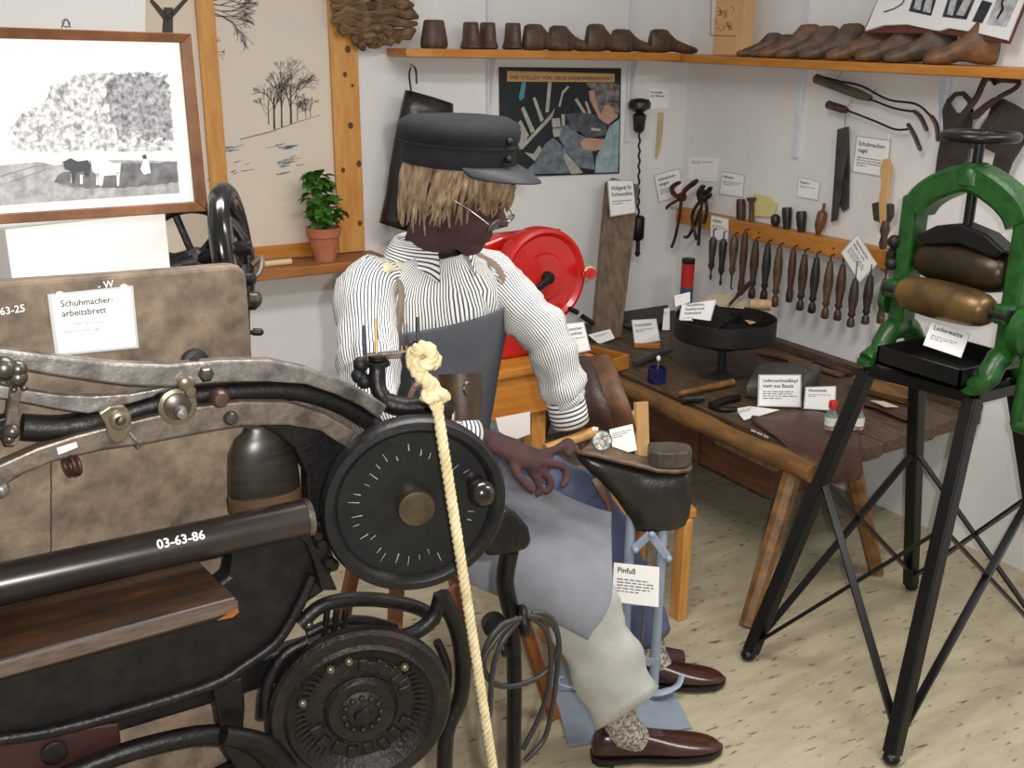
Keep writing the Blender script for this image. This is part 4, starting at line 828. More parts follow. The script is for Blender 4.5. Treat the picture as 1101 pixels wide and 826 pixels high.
for k in range(3):
    q = k*2.094+.4; build(B().tube([(XG, (YL+YR_)/2, 1.476), (XG+math.cos(q)*.08, (YL+YR_)/2+math.sin(q)*.08, 1.478)], .009, 8), 'spoke', STB, hw)
build(B().prism([V((XG-.03, YL-.03, 1.215)), V((XG-.03, YL-.09, 1.25)), V((XG-.03, (YL+YR_)/2, 1.265)), V((XG-.03, YR_+.09, 1.25)), V((XG-.03, YR_+.03, 1.215)), V((XG-.03, YR_+.06, 1.195)), V((XG-.03, (YL+YR_)/2, 1.215)), V((XG-.03, YL-.06, 1.195))], (.06, 0, 0)), 'pressure_bar', STB, rp, 0, bevel=.006)
def roller(z, x, r, M, nm):
    L = (YL-YR_)-.055; build(B().lathe([(r*.35, -L/2), (r*.62, -L/2+.003), (r*.8, -L/2+.02), (r*.93, -L/2+.05), (r, -.03), (r, .03), (r*.93, L/2-.05), (r*.8, L/2-.02), (r*.62, L/2-.003), (r*.35, L/2)], (x, (YL+YR_)/2, z), (0, 1, 0), 32), nm, M, rp, 50)
    build(B().tube([(x, YL+.022, z), (x, YR_-.022, z)], r*.3, 12), 'roller_shaft', IRONM, rp)
    if x < XG-.03:
        for Y in (YL, YR_): build(B().bar(V((XG-.02, Y, z)), V((x-.012, Y, z)), .044, .05), 'bearing_arm', GREEN, rp, 0, bevel=.01)
roller(1.155, XG+.012, .058, mat('dark_bronze_roller', '2A231A', '4A3D28', .35, .6, scale=6), 'upper_roller'); roller(1.07, XG-.052, .05, BRASS, 'lower_roller')
for z, r in ((1.145, .03), (1.03, .042)):
    build(B().lathe([(0, 0), (r, 0), (r, .022), (r*.5, .03), (0, .03)], (XG-.005, YL+.026, z), (0, 1, 0), 18), 'gear_boss', GREEN if z < 1.1 else IRON, rp, 40)
for z in (1.13, 1.05, 1.19):
    build(B().ball((XG-.03, YL+.03, z), .018, 10, 7), 'bolt_knob', IRONM, rp)
for z, r in ((1.03, .06),):
    build(B().lathe([(0, 0), (r, 0), (r, .03), (r*.4, .045), (0, .045)], (XG-.005, YR_-.026, z), (0, -1, 0), 18), 'crank_boss', GREEN, rp, 40)
build(B().tube(catmull([(XG-.005, YR_-.06, 1.03), (XG-.02, YR_-.065, .93), (XG-.02, YR_-.065, .80)], 4), .016, 10), 'crank_arm', GREEN, rp)
build(B().tube([(XG-.02, YR_-.06, .80), (XG-.02, YR_-.16, .80)], [.016, .02], 10), 'crank_handle', GREEN, rp)
card('press_label', 'white card leaning in the drip tray of the green press', [(1002, 346.5), (1043, 358), (1033, 384.5), (993, 371)], Plane(V((2.21, 1.66, .90)), (-.85, -.35, .5)), ('Lederwalze',), 3, hsize=.2, margin=.03)
# ============================================================ sole stand with the upturned boot
PF = mat('pale_blue_grey_paint', '9AA6B8', '8A95A6', .45, scale=14, bump=.1)
pc = V((1.54, 1.885, 0))
pf = thing('cobbler_stand', pc, 'pale blue-grey metal cobbler stand with twin tubes on a floor plate', 'stand')
FP = mat('blue_grey_floor_plate', '7C8795', '8C96A2', .5, scale=8)
bp = [atz(608, 804, .0), atz(636, 806, 0), atz(735, 785, 0), atz(728, 742, 0), atz(640, 690, 0)]
build(B().prism([V((p.x, p.y, .002)) for p in (V((1.262, 1.80, 0)), V((1.58, 1.70, 0)), V((1.70, 2.0, 0)), V((1.40, 2.12, 0)))], (0, 0, .006)), 'base_plate', FP, pf, 0, bevel=.002)
sx = V((.856, -.517, 0))
ta, tb2 = pc-sx*.038, pc+sx*.045
for p in (ta, tb2): build(B().tube([p+V((0, 0, .008)), p+V((0, 0, .60))], .0135, 14), 'tube', PF, pf)
build(B().tube([pc+V((.004, -.008, .05)), pc+V((.004, -.008, .5))], .003, 8), 'rod', STEEL, pf)
for z in (.12, .30): build(B().bar(ta+V((0, -.014, z)), tb2+V((0, -.014, z)), .006, .02), 'cross_bar', PF, pf, 0)
pv = pc+V((0, -.022, .50))
build(B().bar(ta+V((0, -.02, .455)), pv, .008, .022), 'link', PF, pf, 0, bevel=.003); build(B().bar(pv, tb2+V((.005, -.02, .43)), .008, .022), 'link', PF, pf, 0, bevel=.003)
for p in (pv, tb2+V((.005, -.02, .43)), ta+V((0, -.02, .455))): build(B().ball(p+V((0, -.006, 0)), .009, 10, 6), 'pivot', PF, pf)
build(B().bar(ta+V((0, 0, .60)), tb2+V((0, 0, .60)), .03, .02), 'head', PF, pf, 0, bevel=.004)
build(B().tube(catmull([pc+V((.03, -.03, .02)), atz(712, 745, .03), atz(728, 738, .04), atz(733, 727, .06)], 5), [.016]*8+[.012]*8, 8, flat=.5), 'pedal', PF, pf) 
build(B().tube(catmull([atz(640, 745, .004), atz(604, 737, .03), atz(601, 730, .045), atz(606, 728, .05)], 5), .004, 7), 'wire_hook', PF, pf)
card('stand_label', 'white card tied to the pale blue cobbler stand', [(660, 605), (709, 610), (708, 653), (658, 647)], Plane(pc+V((0, -.05, .3)), (-.35, -.9, .15)), ('Pinfuß',), 5, hsize=.15, sleeve=False)
# boot, sole up
PBT = Plane((1.535, 1.90, .68), (-sx.y*-1, -sx.x, 0)); PBT = Plane((1.535, 1.90, .68), (sx.y, -sx.x, 0))
if PBT.n.dot(CAM-PBT.p) < 0: PBT.n = -PBT.n
bt = thing('upturned_boot', PBT(715, 570), 'black leather ankle boot clamped sole up on the cobbler stand', 'boot')
def brings(st, M, nm, p_=.7, closed=True):
    rs = []
    for x, y0, y1, w_ in st:
        a, c = PBT(x, y0), PBT(x, y1); m_ = (a+c)/2; h_ = (a-c)/2
        rs.append([m_+h_*math.copysign(abs(math.sin(q))**p_, math.sin(q))+PBT.n*(w_*math.copysign(abs(math.cos(q))**p_, math.cos(q))) for q in [k*math.pi/9 for k in range(18)]])
    return build(B().rings(rs), nm, M, bt, 60)
brings([(619, 486, 490, .010), (624, 485, 496, .026), (635, 486, 507, .036), (650, 489, 521, .041), (663, 493, 536, .041), (674, 497, 553, .038), (682, 500, 569, .037), (692, 502, 571, .04), (706, 504, 571, .041), (722, 504, 569, .041), (735, 503, 565, .036), (740, 504, 556, .028), (743, 508, 540, .012)], BLACKL, 'upper', .8)
SOLE = mat('tan_worn_sole', '7A6450', '4E3E31', .5, scale=26)
rows = []
for x, y, w_ in ((617, 484, .010), (622, 482.5, .03), (635, 483, .040), (650, 486, .043), (664, 490, .041), (678, 494, .035), (690, 497, .034), (705, 500, .04), (722, 501, .042), (738, 501, .034), (743, 502, .015)):
    c = PBT(x, y); rows.append([c+PBT.n*(w_*k) for k in (-1, -.6, 0, .6, 1)])
build(B().sheet(rows), 'sole', SOLE, bt, 60, solid=.009)
hc = [PBT(x, 500)+PBT.n*w_ for x, w_ in ((697, .03), (705, .039), (722, .041), (736, .034), (742, .016))]+[PBT(x, 500)-PBT.n*w_ for x, w_ in ((742, .016), (736, .034), (722, .041), (705, .039), (697, .03))]
build(B().prism([p+V((0, 0, .006)) for p in hc], (0, 0, .042)), 'heel', mat('stacked_dark_heel', '3A332C', '554B40', .45, scale=18), bt, 0, bevel=.004)
build(B().prism([PBT(x, y, -.03) for x, y in ((686, 568), (738, 566), (734, 576), (690, 578))], -PBT.n*.02) if 0 else B().tube(catmull([PBT(640, 515, .03), PBT(646, 525, .04), PBT(655, 545, .03), PBT(656, 556, .02)], 4), [.014]*6+[.01]*7, 8, flat=.5), 'tongue', LEATH, bt)
# ============================================================ seated figure
Pd = atd
SKIN = mat('maroon_brown_cloth_skin', '3A2322', '4A2D2C', .8, scale=20, bump=.2, bscale=200)
lat = V((.98, .196, 0)).normalized(); fac = V((.196, -.98, 0)).normalized()
pel = V((.985, 2.06, .78)); rHip, lHip = pel-lat*.085+V((0, 0, -.02)), pel+lat*.085+V((0, 0, -.02))
rS, lS = Pd(392, 318, 2.11), Pd(528, 300, 2.33)
rKn, rAn = V((1.2, 1.715, .53)), V((1.345, 1.71, .09))
lKn, lAn = V((1.45, 2.05, .56)), V((1.63, 1.96, .09))
rEl, rWr = Pd(404, 448, 2.02), Pd(520, 472, 2.2); lEl, lWr = Pd(592, 368, 2.3), Pd(613, 452, 2.36)
neck0 = (rS+lS)/2+V((0, 0, .075)); Hc = Pd(490, 212, 2.06)
pr = thing('person', (1.0, 2.05, .64), 'seated cobbler figure in striped shirt, grey apron and black cap', 'person')
def oval(c, a, b_, n=28, p_=1): return [c+a*math.copysign(abs(math.cos(q))**p_, math.cos(q))+b_*math.copysign(abs(math.sin(q))**p_, math.sin(q)) for q in [2*math.pi*k/n for k in range(n)]]
hfl = V((.60, -.80, 0)).normalized(); tilt = .30
hf = (hfl*math.cos(tilt)+V((0, 0, -math.sin(tilt)))).normalized(); hs = hf.cross(V((0, 0, 1))).normalized(); hu = hs.cross(hf).normalized()  # forward, right side, up
H = lambda f_, s_, u_: Hc+hf*f_+hs*s_+hu*u_
bd = B()
tors = [(.76, .15, .10, pel), (.9, .135, .09, None), (1.05, .15, .1, None), (1.15, .16, .095, None), (1.2, .15, .08, None), (1.25, .09, .065, None)]
ctr = lambda z: pel.lerp(neck0, (z-pel.z)/(neck0.z-pel.z))
bd.rings([oval(V((ctr(z).x, ctr(z).y, z)), lat*a, fac*b_) for z, a, b_, _ in tors])
bd.tube([ctr(1.2), neck0+V((0, 0, .02)), H(-.025, 0, -.06), H(-.01, 0, -.02)], [.07, .055, .052, .05], 16)
for hp, kn_, an in ((rHip, rKn, rAn), (lHip, lKn, lAn)):
    bd.tube([hp, hp.lerp(kn_, .5), kn_, kn_.lerp(an, .35), an], [.05, .045, .035, .035, .026], 14)
    toe = (V((.29, -.14, 0)) if hp is rHip else V((.27, -.13, 0))); bd.tube([an+V((0, 0, .02)), an+V((0, 0, -.03)), an+toe*.35+V((0, 0, -.05))], [.036, .036, .028], 12)
for s_, e_, w_ in ((rS, rEl, rWr), (lS, lEl, lWr)): bd.tube([ctr(1.17), s_, s_.lerp(e_, .5), e_, e_.lerp(w_, .4), w_], [.06, .05, .043, .036, .034, .024], 14)
# head: skull, jaw, brow, nose, lips, chin, ears
def ell(f_, s_, u_, rf, rs_, ru): bd.ball(H(f_, s_, u_), (rf, rs_, ru), 20, 12, (hf, hs, hu))
ell(-.008, 0, .035, .098, .076, .085); ell(.03, 0, -.028, .062, .058, .07); ell(.055, 0, -.075, .03, .034, .026); ell(.045, 0, -.05, .045, .05, .03)
ell(.078, 0, .028, .02, .055, .014)
bd.tube([H(.088, 0, .02), H(.102, 0, -.004), H(.112, 0, -.022)], [.009, .012, .014], 10); ell(.094, .012, -.024, .012, .009, .009); ell(.094, -.012, -.024, .012, .009, .009)
ell(.084, 0, -.047, .012, .024, .006); ell(.082, 0, -.058, .012, .021, .007)
for s_ in (-1, 1): ell(.074, s_*.03, .006, .012, .014, .011); ell(-.01, s_*.078, -.005, .014, .008, .028); ell(.05, s_*.042, -.02, .02, .016, .022)
# right hand on the hammer handle
hA, hB = Pd(586, 483, 2.30), Pd(640, 464, 2.37)          # hammer handle ends
kn0 = Pd(575, 487, 2.26)
bd.tube([rWr, Pd(540, 480, 2.22), Pd(560, 490, 2.245), Pd(578, 496, 2.26)], [.028, .032, .036, .032], 12, flat=.62, up=(.2, -.5, .8))
def finger(pts, r=.0095): bd.tube(catmull(pts, 3), [r+.001]*3+[r]*(3*(len(pts)-1)-4)+[r*.8]*2 if len(pts) > 2 else r, 9)
finger([Pd(578, 490, 2.26), Pd(598, 484, 2.28), Pd(611, 475, 2.30), Pd(614, 482, 2.29), Pd(610, 492, 2.28)], .011)
finger([Pd(580, 497, 2.25), Pd(598, 500, 2.27), Pd(609, 505, 2.28), Pd(608, 518, 2.27), Pd(603, 524, 2.26)], .010)
finger([Pd(576, 503, 2.25), Pd(588, 512, 2.265), Pd(592, 522, 2.27), Pd(586, 531, 2.26)], .010)
finger([Pd(570, 506, 2.24), Pd(578, 518, 2.25), Pd(580, 528, 2.255), Pd(576, 534, 2.25)], .0088)
finger([Pd(550, 496, 2.22), Pd(556, 510, 2.215), Pd(566, 522, 2.22), Pd(574, 530, 2.225)], .0105)
# left hand resting on the boot behind the hammer
bd.tube([lWr, Pd(616, 458, 2.37), Pd(622, 466, 2.385)], [.025, .03, .03], 12, flat=.65)
for k, (x, y) in enumerate(((634, 476), (631, 479), (628, 481), (624, 483))): finger([Pd(622+2*(1-k), 466+k, 2.385), Pd((x+622)/2+2, (y+466)/2-2, 2.39-.008*k), Pd(x, y, 2.385-.012*k)], .009)
finger([Pd(616, 462, 2.37), Pd(614, 470, 2.36), Pd(618, 476, 2.36)], .0095)
body = build(bd, 'body', SKIN, pr, 0)
rm_ = body.modifiers.new('r', 'REMESH'); rm_.mode = 'VOXEL'; rm_.voxel_size = .0046; rm_.use_smooth_shade = True
sm_ = body.modifiers.new('sm', 'SMOOTH'); sm_.iterations = 4; sm_.factor = .5
bpy.context.view_layer.update()
dg = bpy.context.evaluated_depsgraph_get(); nm_ = bpy.data.meshes.new_from_object(body.evaluated_get(dg)); body.modifiers.clear(); body.data = nm_
nm_.shade_smooth()
# shirt
SH = stripes('blue_striped_shirt_cloth', 150); SHS = stripes('blue_striped_sleeve_cloth', 62); SHC = stripes('striped_cuff_cloth', 7, axis=1); SHK = stripes('striped_collar_cloth', 17, axis=1)
tor = [(.80, .165, .125), (.88, .168, .128), (.96, .17, .13), (1.04, .178, .132), (1.10, .184, .13), (1.15, .186, .122), (1.185, .182, .11), (1.21, .165, .098), (1.232, .135, .086), (1.25, .10, .076), (1.262, .075, .07)]
def tring(z, a, b_, extra=0, n=56):
    c = ctr(z); c = V((c.x, c.y, z)); return oval(c, lat*(a+extra), fac*(b_+extra), n, .85)
rs = []
for j, (z, a, b_) in enumerate(tor):
    r = tring(z, a, b_); rs.append([p+(p-V((ctr(z).x, ctr(z).y, z))).normalized()*(.004*math.sin(k*.9+z*25)+.003*math.sin(k*1.7-z*40)) for k, p in enumerate(r)])
build(B().rings(rs, cap=False, uv=True), 'shirt_body', SH, pr, 60, solid=.003)
def sleeve(pts, rad, nm, fold=.0022):
    q = catmull(pts, 8); m_ = len(q); rr = []
    for i in range(m_):
        t_ = i/(m_-1)*(len(rad)-1); k = min(int(t_), len(rad)-2); rr.append(rad[k]+(rad[k+1]-rad[k])*(t_-k)+fold*math.sin(i*1.25)+fold*.6*math.sin(i*2.3+1))
    return build(B().tube(q, rr, 36, uv=True, cap=False), nm, SHS, pr, 60, solid=.003)
inR = ctr(1.17)+lat*-.09; inL = ctr(1.17)+lat*.09
sleeve([inR, rS+V((.01, 0, .004)), rS.lerp(rEl, .5)+V((-.008, -.01, 0)), rEl+V((0, -.005, -.01)), rEl.lerp(rWr, .5), rWr.lerp(rEl, .3)], [.07, .066, .06, .054, .048, .04], 'sleeve')
sleeve([inL, lS+V((-.005, 0, .0)), lS.lerp(lEl, .5)+V((0, -.01, 0)), lEl, lEl.lerp(lWr, .6), lWr+V((0, 0, .045))], [.068, .062, .057, .053, .047, .042], 'sleeve')
def cuff(a, b_, r): build(B().tube([a, a.lerp(b_, .33), a.lerp(b_, .66), b_], [r, r+.002, r+.002, r], 24, uv=True, cap=False), 'cuff', SHC, pr, 60, solid=.003)
cuff(lWr+(lEl-lWr)*.36, lWr+(lEl-lWr)*-.04, .041); cuff(rWr.lerp(rEl, .42), rWr.lerp(rEl, .12), .037)
CLD = bpy.data.textures.new('cloth_folds', 'CLOUDS'); CLD.noise_scale = .055; CLD.noise_depth = 1
def crumple(o, s_):
    q = o.modifiers.new('folds', 'DISPLACE'); q.texture = CLD; q.texture_coords = 'GLOBAL'; q.strength = s_; q.mid_level = .5
    o.modifiers.move(len(o.modifiers)-1, 0)
for o in pr.children:
    if o.name.startswith(('sleeve', 'shirt_body')): crumple(o, .026)
# collar: stand + folded leaf
cz = ctr(1.255); cz = V((cz.x, cz.y, 1.258))
rows = []
for k in range(25):
    q = math.radians(-155+310*k/24)  # opening towards the front
    ang = q+math.pi; d = fac*math.cos(ang)*-1 if 0 else (fac*-math.cos(q)+lat*math.sin(q)); front = max(0, -math.cos(q))
    base = cz+lat*(d.dot(lat)*.07)+fac*(d.dot(fac)*.068)
    rows.append([base+V((0, 0, .012))-d*.006, base+V((0, 0, .034))-d*.002, base+V((0, 0, .040))+d*.003, base+V((0, 0, .03))+d*.011, base+d*.021+V((0, 0, .012-.008*front)), base+d*(.031+(.012 if k in (0, 24) else 0))+V((0, 0, -.006-.026*front-(.028 if k in (0, 24) else 0)))])
build(B().sheet([list(r) for r in zip(*rows)]), 'collar', SHK, pr, 60, sub=1, solid=.0025)
# apron
AP = mat('slate_grey_apron_cloth', '4E5058', '5C5E66', .9, scale=5, bump=.25, bscale=220, c3='6C6E76'); APL = mat('faded_blue_apron_cloth', '676970', '7E8086', .9, scale=6, bump=.25, bscale=200, contrast=(.3, .7))
def tpt(z, ang, ex):
    for j in range(len(tor)-1):
        if tor[j][0] <= z <= tor[j+1][0]:
            k = (z-tor[j][0])/(tor[j+1][0]-tor[j][0]); a = tor[j][1]+(tor[j+1][1]-tor[j][1])*k+ex; b_ = tor[j][2]+(tor[j+1][2]-tor[j][2])*k+ex; break
    c = ctr(z); ca, sa = math.cos(ang), math.sin(ang)
    return V((c.x, c.y, z))+lat*(a*math.copysign(abs(sa)**.85, sa))+fac*(b_*math.copysign(abs(ca)**.85, ca))
rows = []
for z, w_ in ((1.125, 50), (1.08, 53), (1.02, 60), (.96, 72), (.9, 84), (.845, 92), (.81, 96)):
    rows.append([tpt(z+(.02 if w_ == 50 else 0)*(k/8), math.radians(-w_+2*w_*k/8), .014) for k in range(9)])
build(B().sheet(rows), 'apron_bib', AP, pr, 60, sub=1, solid=.003)
def across(t_, drop=0, n=9):
    R = rHip.lerp(rKn, t_); L = lHip.lerp(lKn, t_); side = V((-.5, -.86, 0)); out = []
    up = V((0, 0, .098-.012*t_))
    pts = [R+side*.12+V((0, 0, -.15+.09*t_)), R+side*.12+V((0, 0, -.07+.03*t_)), R+side*.10+V((0, 0, .015)), R+side*.03+up, R.lerp(L, .22)+up*.95, R.lerp(L, .42)+up*.8, R.lerp(L, .56)+up*.78, R.lerp(L, .66)+up*.6, R.lerp(L, .7)+up*.25]
    return pts
rows = [across(t_) for t_ in (-.05, .15, .35, .55, .75, .92)]
kr = across(1.0); fw = V((.6, -.5, 0)).normalized()
rows.append([p+fw*(.05 if i > 1 else .02)+V((0, 0, -.012)) for i, p in enumerate(kr)]); rows.append([p+fw*(.085 if i > 1 else .03)+V((0, 0, -.02)) for i, p in enumerate(kr)])
build(B().sheet(rows), 'apron_skirt', APL, pr, 60, sub=2, solid=.003)
STRP = mat('brown_strap_webbing', '8A7A68', '74655A', .8, scale=20)
for zs in (((1.12, -47), (1.16, -44), (1.195, -44), (1.225, -52), (1.25, -90)), ((1.14, 48), (1.17, 46), (1.2, 46), (1.23, 55), (1.25, 95))):
    q = catmull([tpt(z, math.radians(a), .012) for z, a in zs], 5); build(B().tube(q, .008, 6, flat=.3, up=fac), 'apron_strap', STRP, pr, 50)
build(B().box(Pd(427, 285, 2.02), (.04, .004, .022), (CR, fac, V((0, 0, 1)))), 'shoulder_patch', mat('cream_cloth_patch', 'D8CFAE', rough=.8), pr, 0) if 0 else None

# patch lying on the shoulder cloth
from mathutils.bvhtree import BVHTree
bpy.context.view_layer.update(); dg = bpy.context.evaluated_depsgraph_get(); trees = []
for o in pr.children:
    if o.name.startswith(('shirt', 'sleeve')): trees.append((BVHTree.FromObject(o, dg), WLOC[o.name]))
def hit(x, y):
    best = None; d = ray(x, y).normalized()
    for t_, l_ in trees:
        h_ = t_.ray_cast(CAM-l_, d)
        if h_[0] and (best is None or h_[3] < best[0]): best = (h_[3], h_[0]+l_)
    return best[1]-d*.0025
build(B().sheet([[hit(x0+(x1_-x0)*k/4, y0+(y1_-y0)*k/4) for k in range(5)] for x0, y0, x1_, y1_ in ((411, 283, 431, 278), (412, 288, 432, 283.5), (413, 293.5, 433, 289.5))]), 'shoulder_patch', mat('cream_cloth_patch', 'D8CFAE', rough=.8), pr, 60, solid=.002)
# trousers
TR1 = mat('pale_grey_trouser_linen', 'BDBDB8', 'A9AAA8', .9, scale=5, bump=.3, bscale=180); TR2 = mat('blue_grey_trouser_cloth', '4B5472', '5C6480', .9, scale=6, bump=.2, bscale=200)
def legc(hp, kn_, an, M1, M2, hem):
    q = catmull([hp, hp.lerp(kn_, .5), kn_+V((.012, -.01, .0))], 5); build(B().tube(q, [.078]*4+[.07]*4+[.06]*(len(q)-8), 22, cap=False), 'trouser_thigh', M1, pr, 60, solid=.003)
    e_ = an+V((-.005, 0, .045)); q = catmull([kn_, kn_.lerp(e_, .3)+V((.012, -.01, 0)), kn_.lerp(e_, .65)+V((.005, -.005, 0)), e_], 6); n_ = len(q)
    if an is rAn:
        rs = []
        for k in range(15):
            s_ = -.12+1.12*k/14; D = 2.36+.13*s_; c = Pd(629+44*s_, 664+98*s_, D); wd = 33+2*math.sin(k*.9)
            rs.append([c+(CR*wd+CU*(wd*.68))*(D/F*math.cos(a))+(CW-CU*.25)*(.082*math.sin(a))+CU*(.002*math.sin(3*a+k)) for a in [2*math.pi*i/32 for i in range(32)]])
        build(B().rings(rs, cap=False), 'trouser_leg', M2, pr, 60, solid=.003); return
    build(B().tube(q, [.072+(hem+.016-.072)*math.sin(min(1, i/(n_-1)*1.25)*math.pi/2)+.003*math.sin(i*1.3) for i in range(n_)], 26, cap=False, flat=.9), 'trouser_leg', M2, pr, 60, solid=.003)
legc(rHip, rKn, rAn, TR2, TR1, .088); legc(lHip, lKn, lAn, TR2, TR2, .06)
for o in pr.children:
    if o.name.startswith(('trouser_leg', 'apron_skirt')): crumple(o, .018)
# socks and shoes
SOCK = mat('speckled_wool_sock', '6E665E', 'B8AFA4', .95, scale=120, contrast=(.45, .55), bump=.5, bscale=150)
SHOE = mat('dark_brown_shoe_leather', '2E1712', '40221A', .25, scale=8, coat=.25); SOL = mat('black_rubber_sole', '14100E', rough=.5)
def shoe(heel, toe, an):
    d = toe-heel; L = d.length; d.normalize(); s_ = d.cross(V((0, 0, 1)))
    t = None
    build(B().tube([an+V((0, 0, .09)), an+V((0, 0, .03)), an.lerp(heel+d*.1+V((0, 0, .06)), .5), heel+d*.12+V((0, 0, .045))], [.046, .044, .046, .036], 18), 'sock', SOCK, pr, 60)
    rs = []
    for t_, w_, z1 in ((0, .35, .05), (.03, .62, .085), (.12, .78, .092), (.3, .76, .082), (.42, .8, .076), (.55, .94, .064), (.72, 1, .052), (.86, .9, .044), (.95, .62, .036), (1, .2, .024)):
        c = heel+d*(L*t_); w2 = .048*w_; r = []
        for k in range(16):
            q = 2*math.pi*k/16; sx_, sz_ = math.cos(q), math.sin(q); sz_ = math.copysign(abs(sz_)**.8, sz_)
            r.append(c+s_*(w2*math.copysign(abs(sx_)**.8, sx_)*(1-.25*max(0, sz_)))+V((0, 0, .014+(z1-.014)*(sz_+1)/2)))
        rs.append(r)
    u = build(B().rings(rs), 'shoe', SHOE, pr, 60, sub=1)
    ol = [heel+d*(L*t_)+s_*(.05*w_) for t_, w_ in ((0, .3), (.04, .62), (.15, .76), (.35, .7), (.55, .92), (.72, 1), (.88, .88), (.97, .5), (1.005, .1))]; ol += [heel+d*(L*t_)-s_*(.05*w_) for t_, w_ in ((1.005, .1), (.97, .5), (.88, .88), (.72, 1), (.55, .92), (.35, .7), (.15, .76), (.04, .62), (0, .3))]
    build(B().prism([p+V((0, 0, .0085)) for p in ol], (0, 0, .012)), 'shoe_sole', SOL, u, 0)
    hl = [p for p in ol if (p-heel).dot(d) < L*.3]; build(B().prism([V((p.x, p.y, .001)) for p in hl], (0, 0, .009)), 'shoe_heel', SOL, u, 0)
shoe(V((1.285, 1.735, 0)), V((1.585, 1.595, 0)), rAn); shoe(V((1.53, 1.955, 0)), V((1.79, 1.81, 0)), lAn)
# hair
HAIR = mat('light_brown_wig', '6A5440', 'A08A6C', .45, scale=30, stretch=(2, 2, 1), c3='CDBB9C'); hb = B()
hb.rings([[H(-.008+.104*math.cos(q)*k, .084*math.sin(q)*k, u_) for q in [2*math.pi*i/24 for i in range(24)]] for k, u_ in ((.98, .03), (1, .055), (.9, .09), (.6, .118), (.1, .13))])
for k in range(210):
    az = random.uniform(-math.pi, math.pi); fr = math.cos(az)      # 0 = forehead
    low = .012+random.uniform(-.012, .012) if fr > .55 else (-.02+random.uniform(-.03, .015) if fr > -.2 else -.062+random.uniform(-.025, .02))
    if abs(az) < .35: low += .006
    pts = []; sw = random.uniform(-.25, .25)
    for j in range(6):
        t_ = j/5; u_ = .075+(low-.075)*t_; a2 = az+sw*t_*t_; k_ = 1+.05*math.sin(t_*3)+.06*random.random()
        wv = 1.0 if u_ > 0 else 1-.12*(-u_/.08)
        pts.append(H(-.008+.101*math.cos(a2)*k_*wv+(.012*t_ if fr > .5 else 0), .082*math.sin(a2)*k_*wv, u_))
    hb.tube(catmull(pts, 2), [.0075]*6+[.006, .005, .004, .003, .0015], 5, flat=.6)
build(hb, 'hair', HAIR, pr, 60)
# cap
CAPM = mat('black_blue_felt', '0C0D11', '15161B', .85, scale=40, bump=.3, bscale=250); cb_ = B()
cf = (hf*.97+hu*.24).normalized(); cu_ = hs.cross(cf).normalized(); C0 = H(-.018, 0, .075)
K = lambda f_, s_, u_: C0+cf*f_+hs*s_+cu_*u_
def cring(a, b_, u_, df=0, tl=0): return [K(df+a*math.cos(q), b_*math.sin(q), u_+tl*math.cos(q)) for q in [2*math.pi*i/32 for i in range(32)]]
cap_ = build(B().rings([cring(.112, .094, -.012), cring(.116, .099, .0), cring(.117, .1, .028), cring(.117, .1, .034), cring(.122, .107, .040), cring(.124, .111, .054, 0, .003), cring(.118, .106, .070, -.002, .004), cring(.100, .09, .079, -.004, .004), cring(.065, .06, .082, -.004, .003), cring(.01, .01, .080, -.004, 0)]), 'cap', CAPM, pr, 60)
build(B().rings([cring(.1195, .1015, .026), cring(.1215, .1035, .03), cring(.1195, .1015, .034)], cap=False), 'cap_band_piping', CAPM, cap_)
rows = []
for k in range(13):
    q = math.radians(-68+136*k/12); e_ = math.cos(q)
    rows.append([K(.116*math.cos(q), .098*math.sin(q), -.004), K(.116*math.cos(q)+.03*e_, .1*math.sin(q), -.01-.004*e_), K(.116*math.cos(q)+.062*e_, .098*math.sin(q)*.96, -.022-.01*e_)])
build(B().sheet(rows), 'cap_visor', mat('dark_grey_visor', '26262B', '303036', .6, scale=20), cap_, 60, sub=1, solid=.004)
for u_ in (.012, .045): build(B().ball(K(.12, 0.03, u_), .008, 10, 6), 'cap_button', IRON, cap_)
# spectacles low on the nose
WIRE = mat('silver_wire', '9A9286', rough=.3, metal=.9); LENS = mat('spectacle_glass', 'E8EEEE', rough=.05, trans=.9)
sg = B()
for s_ in (-1, 1):
    c = H(.108, s_*.034, -.012); rim = [c+hs*(.026*math.cos(q))+(hu*.9+hf*.25)*(.013*math.sin(q)) for q in [2*math.pi*i/20 for i in range(20)]]
    sg.tube(rim, .0016, 6, closed=True)
    sg.tube(catmull([H(.105, s_*.062, -.008), H(.06, s_*.084, .012), H(-.005, s_*.088, .022)], 4), .0015, 6)
sg.tube(catmull([H(.11, -.009, -.008), H(.122, 0, -.004), H(.11, .009, -.008)], 4), .0015, 6)
sp_ = build(sg, 'spectacles', WIRE, pr)
for s_ in (-1, 1):
    c = H(.108, s_*.034, -.012); build(B().prism([c+hs*(.025*math.cos(q))+(hu*.9+hf*.25)*(.012*math.sin(q)) for q in [2*math.pi*i/18 for i in range(18)]], hf*.0012), 'lens', LENS, sp_, 0)
# hammer in the right hand
hm2 = thing('cobbler_hammer', hB, 'cobbler hammer with broad round face held over the boot', 'hammer')
build(B().tube([hA, hB], [.0115, .0125], 12), 'handle', mat('honey_handle', 'A5773F', 'BE9255', .45, scale=10), hm2)
hc_ = Pd(647, 474, 2.36); ad = (CAM-hc_).normalized()
build(B().lathe([(0, -.05), (.011, -.05), (.012, -.02), (.023, -.006), (.024, .002), (.021, .006), (0, .008)], hc_, ad, 24), 'head', mat('pitted_hammer_steel', '4A4A46', 'A9A9A0', .35, .7, scale=90, bump=.6, bscale=120), hm2, 40)
build(B().box(Pd(640, 461, 2.33), (.013, .004, .006), (CR, ad, CU)), 'sticker', PAPER, hm2, 0)
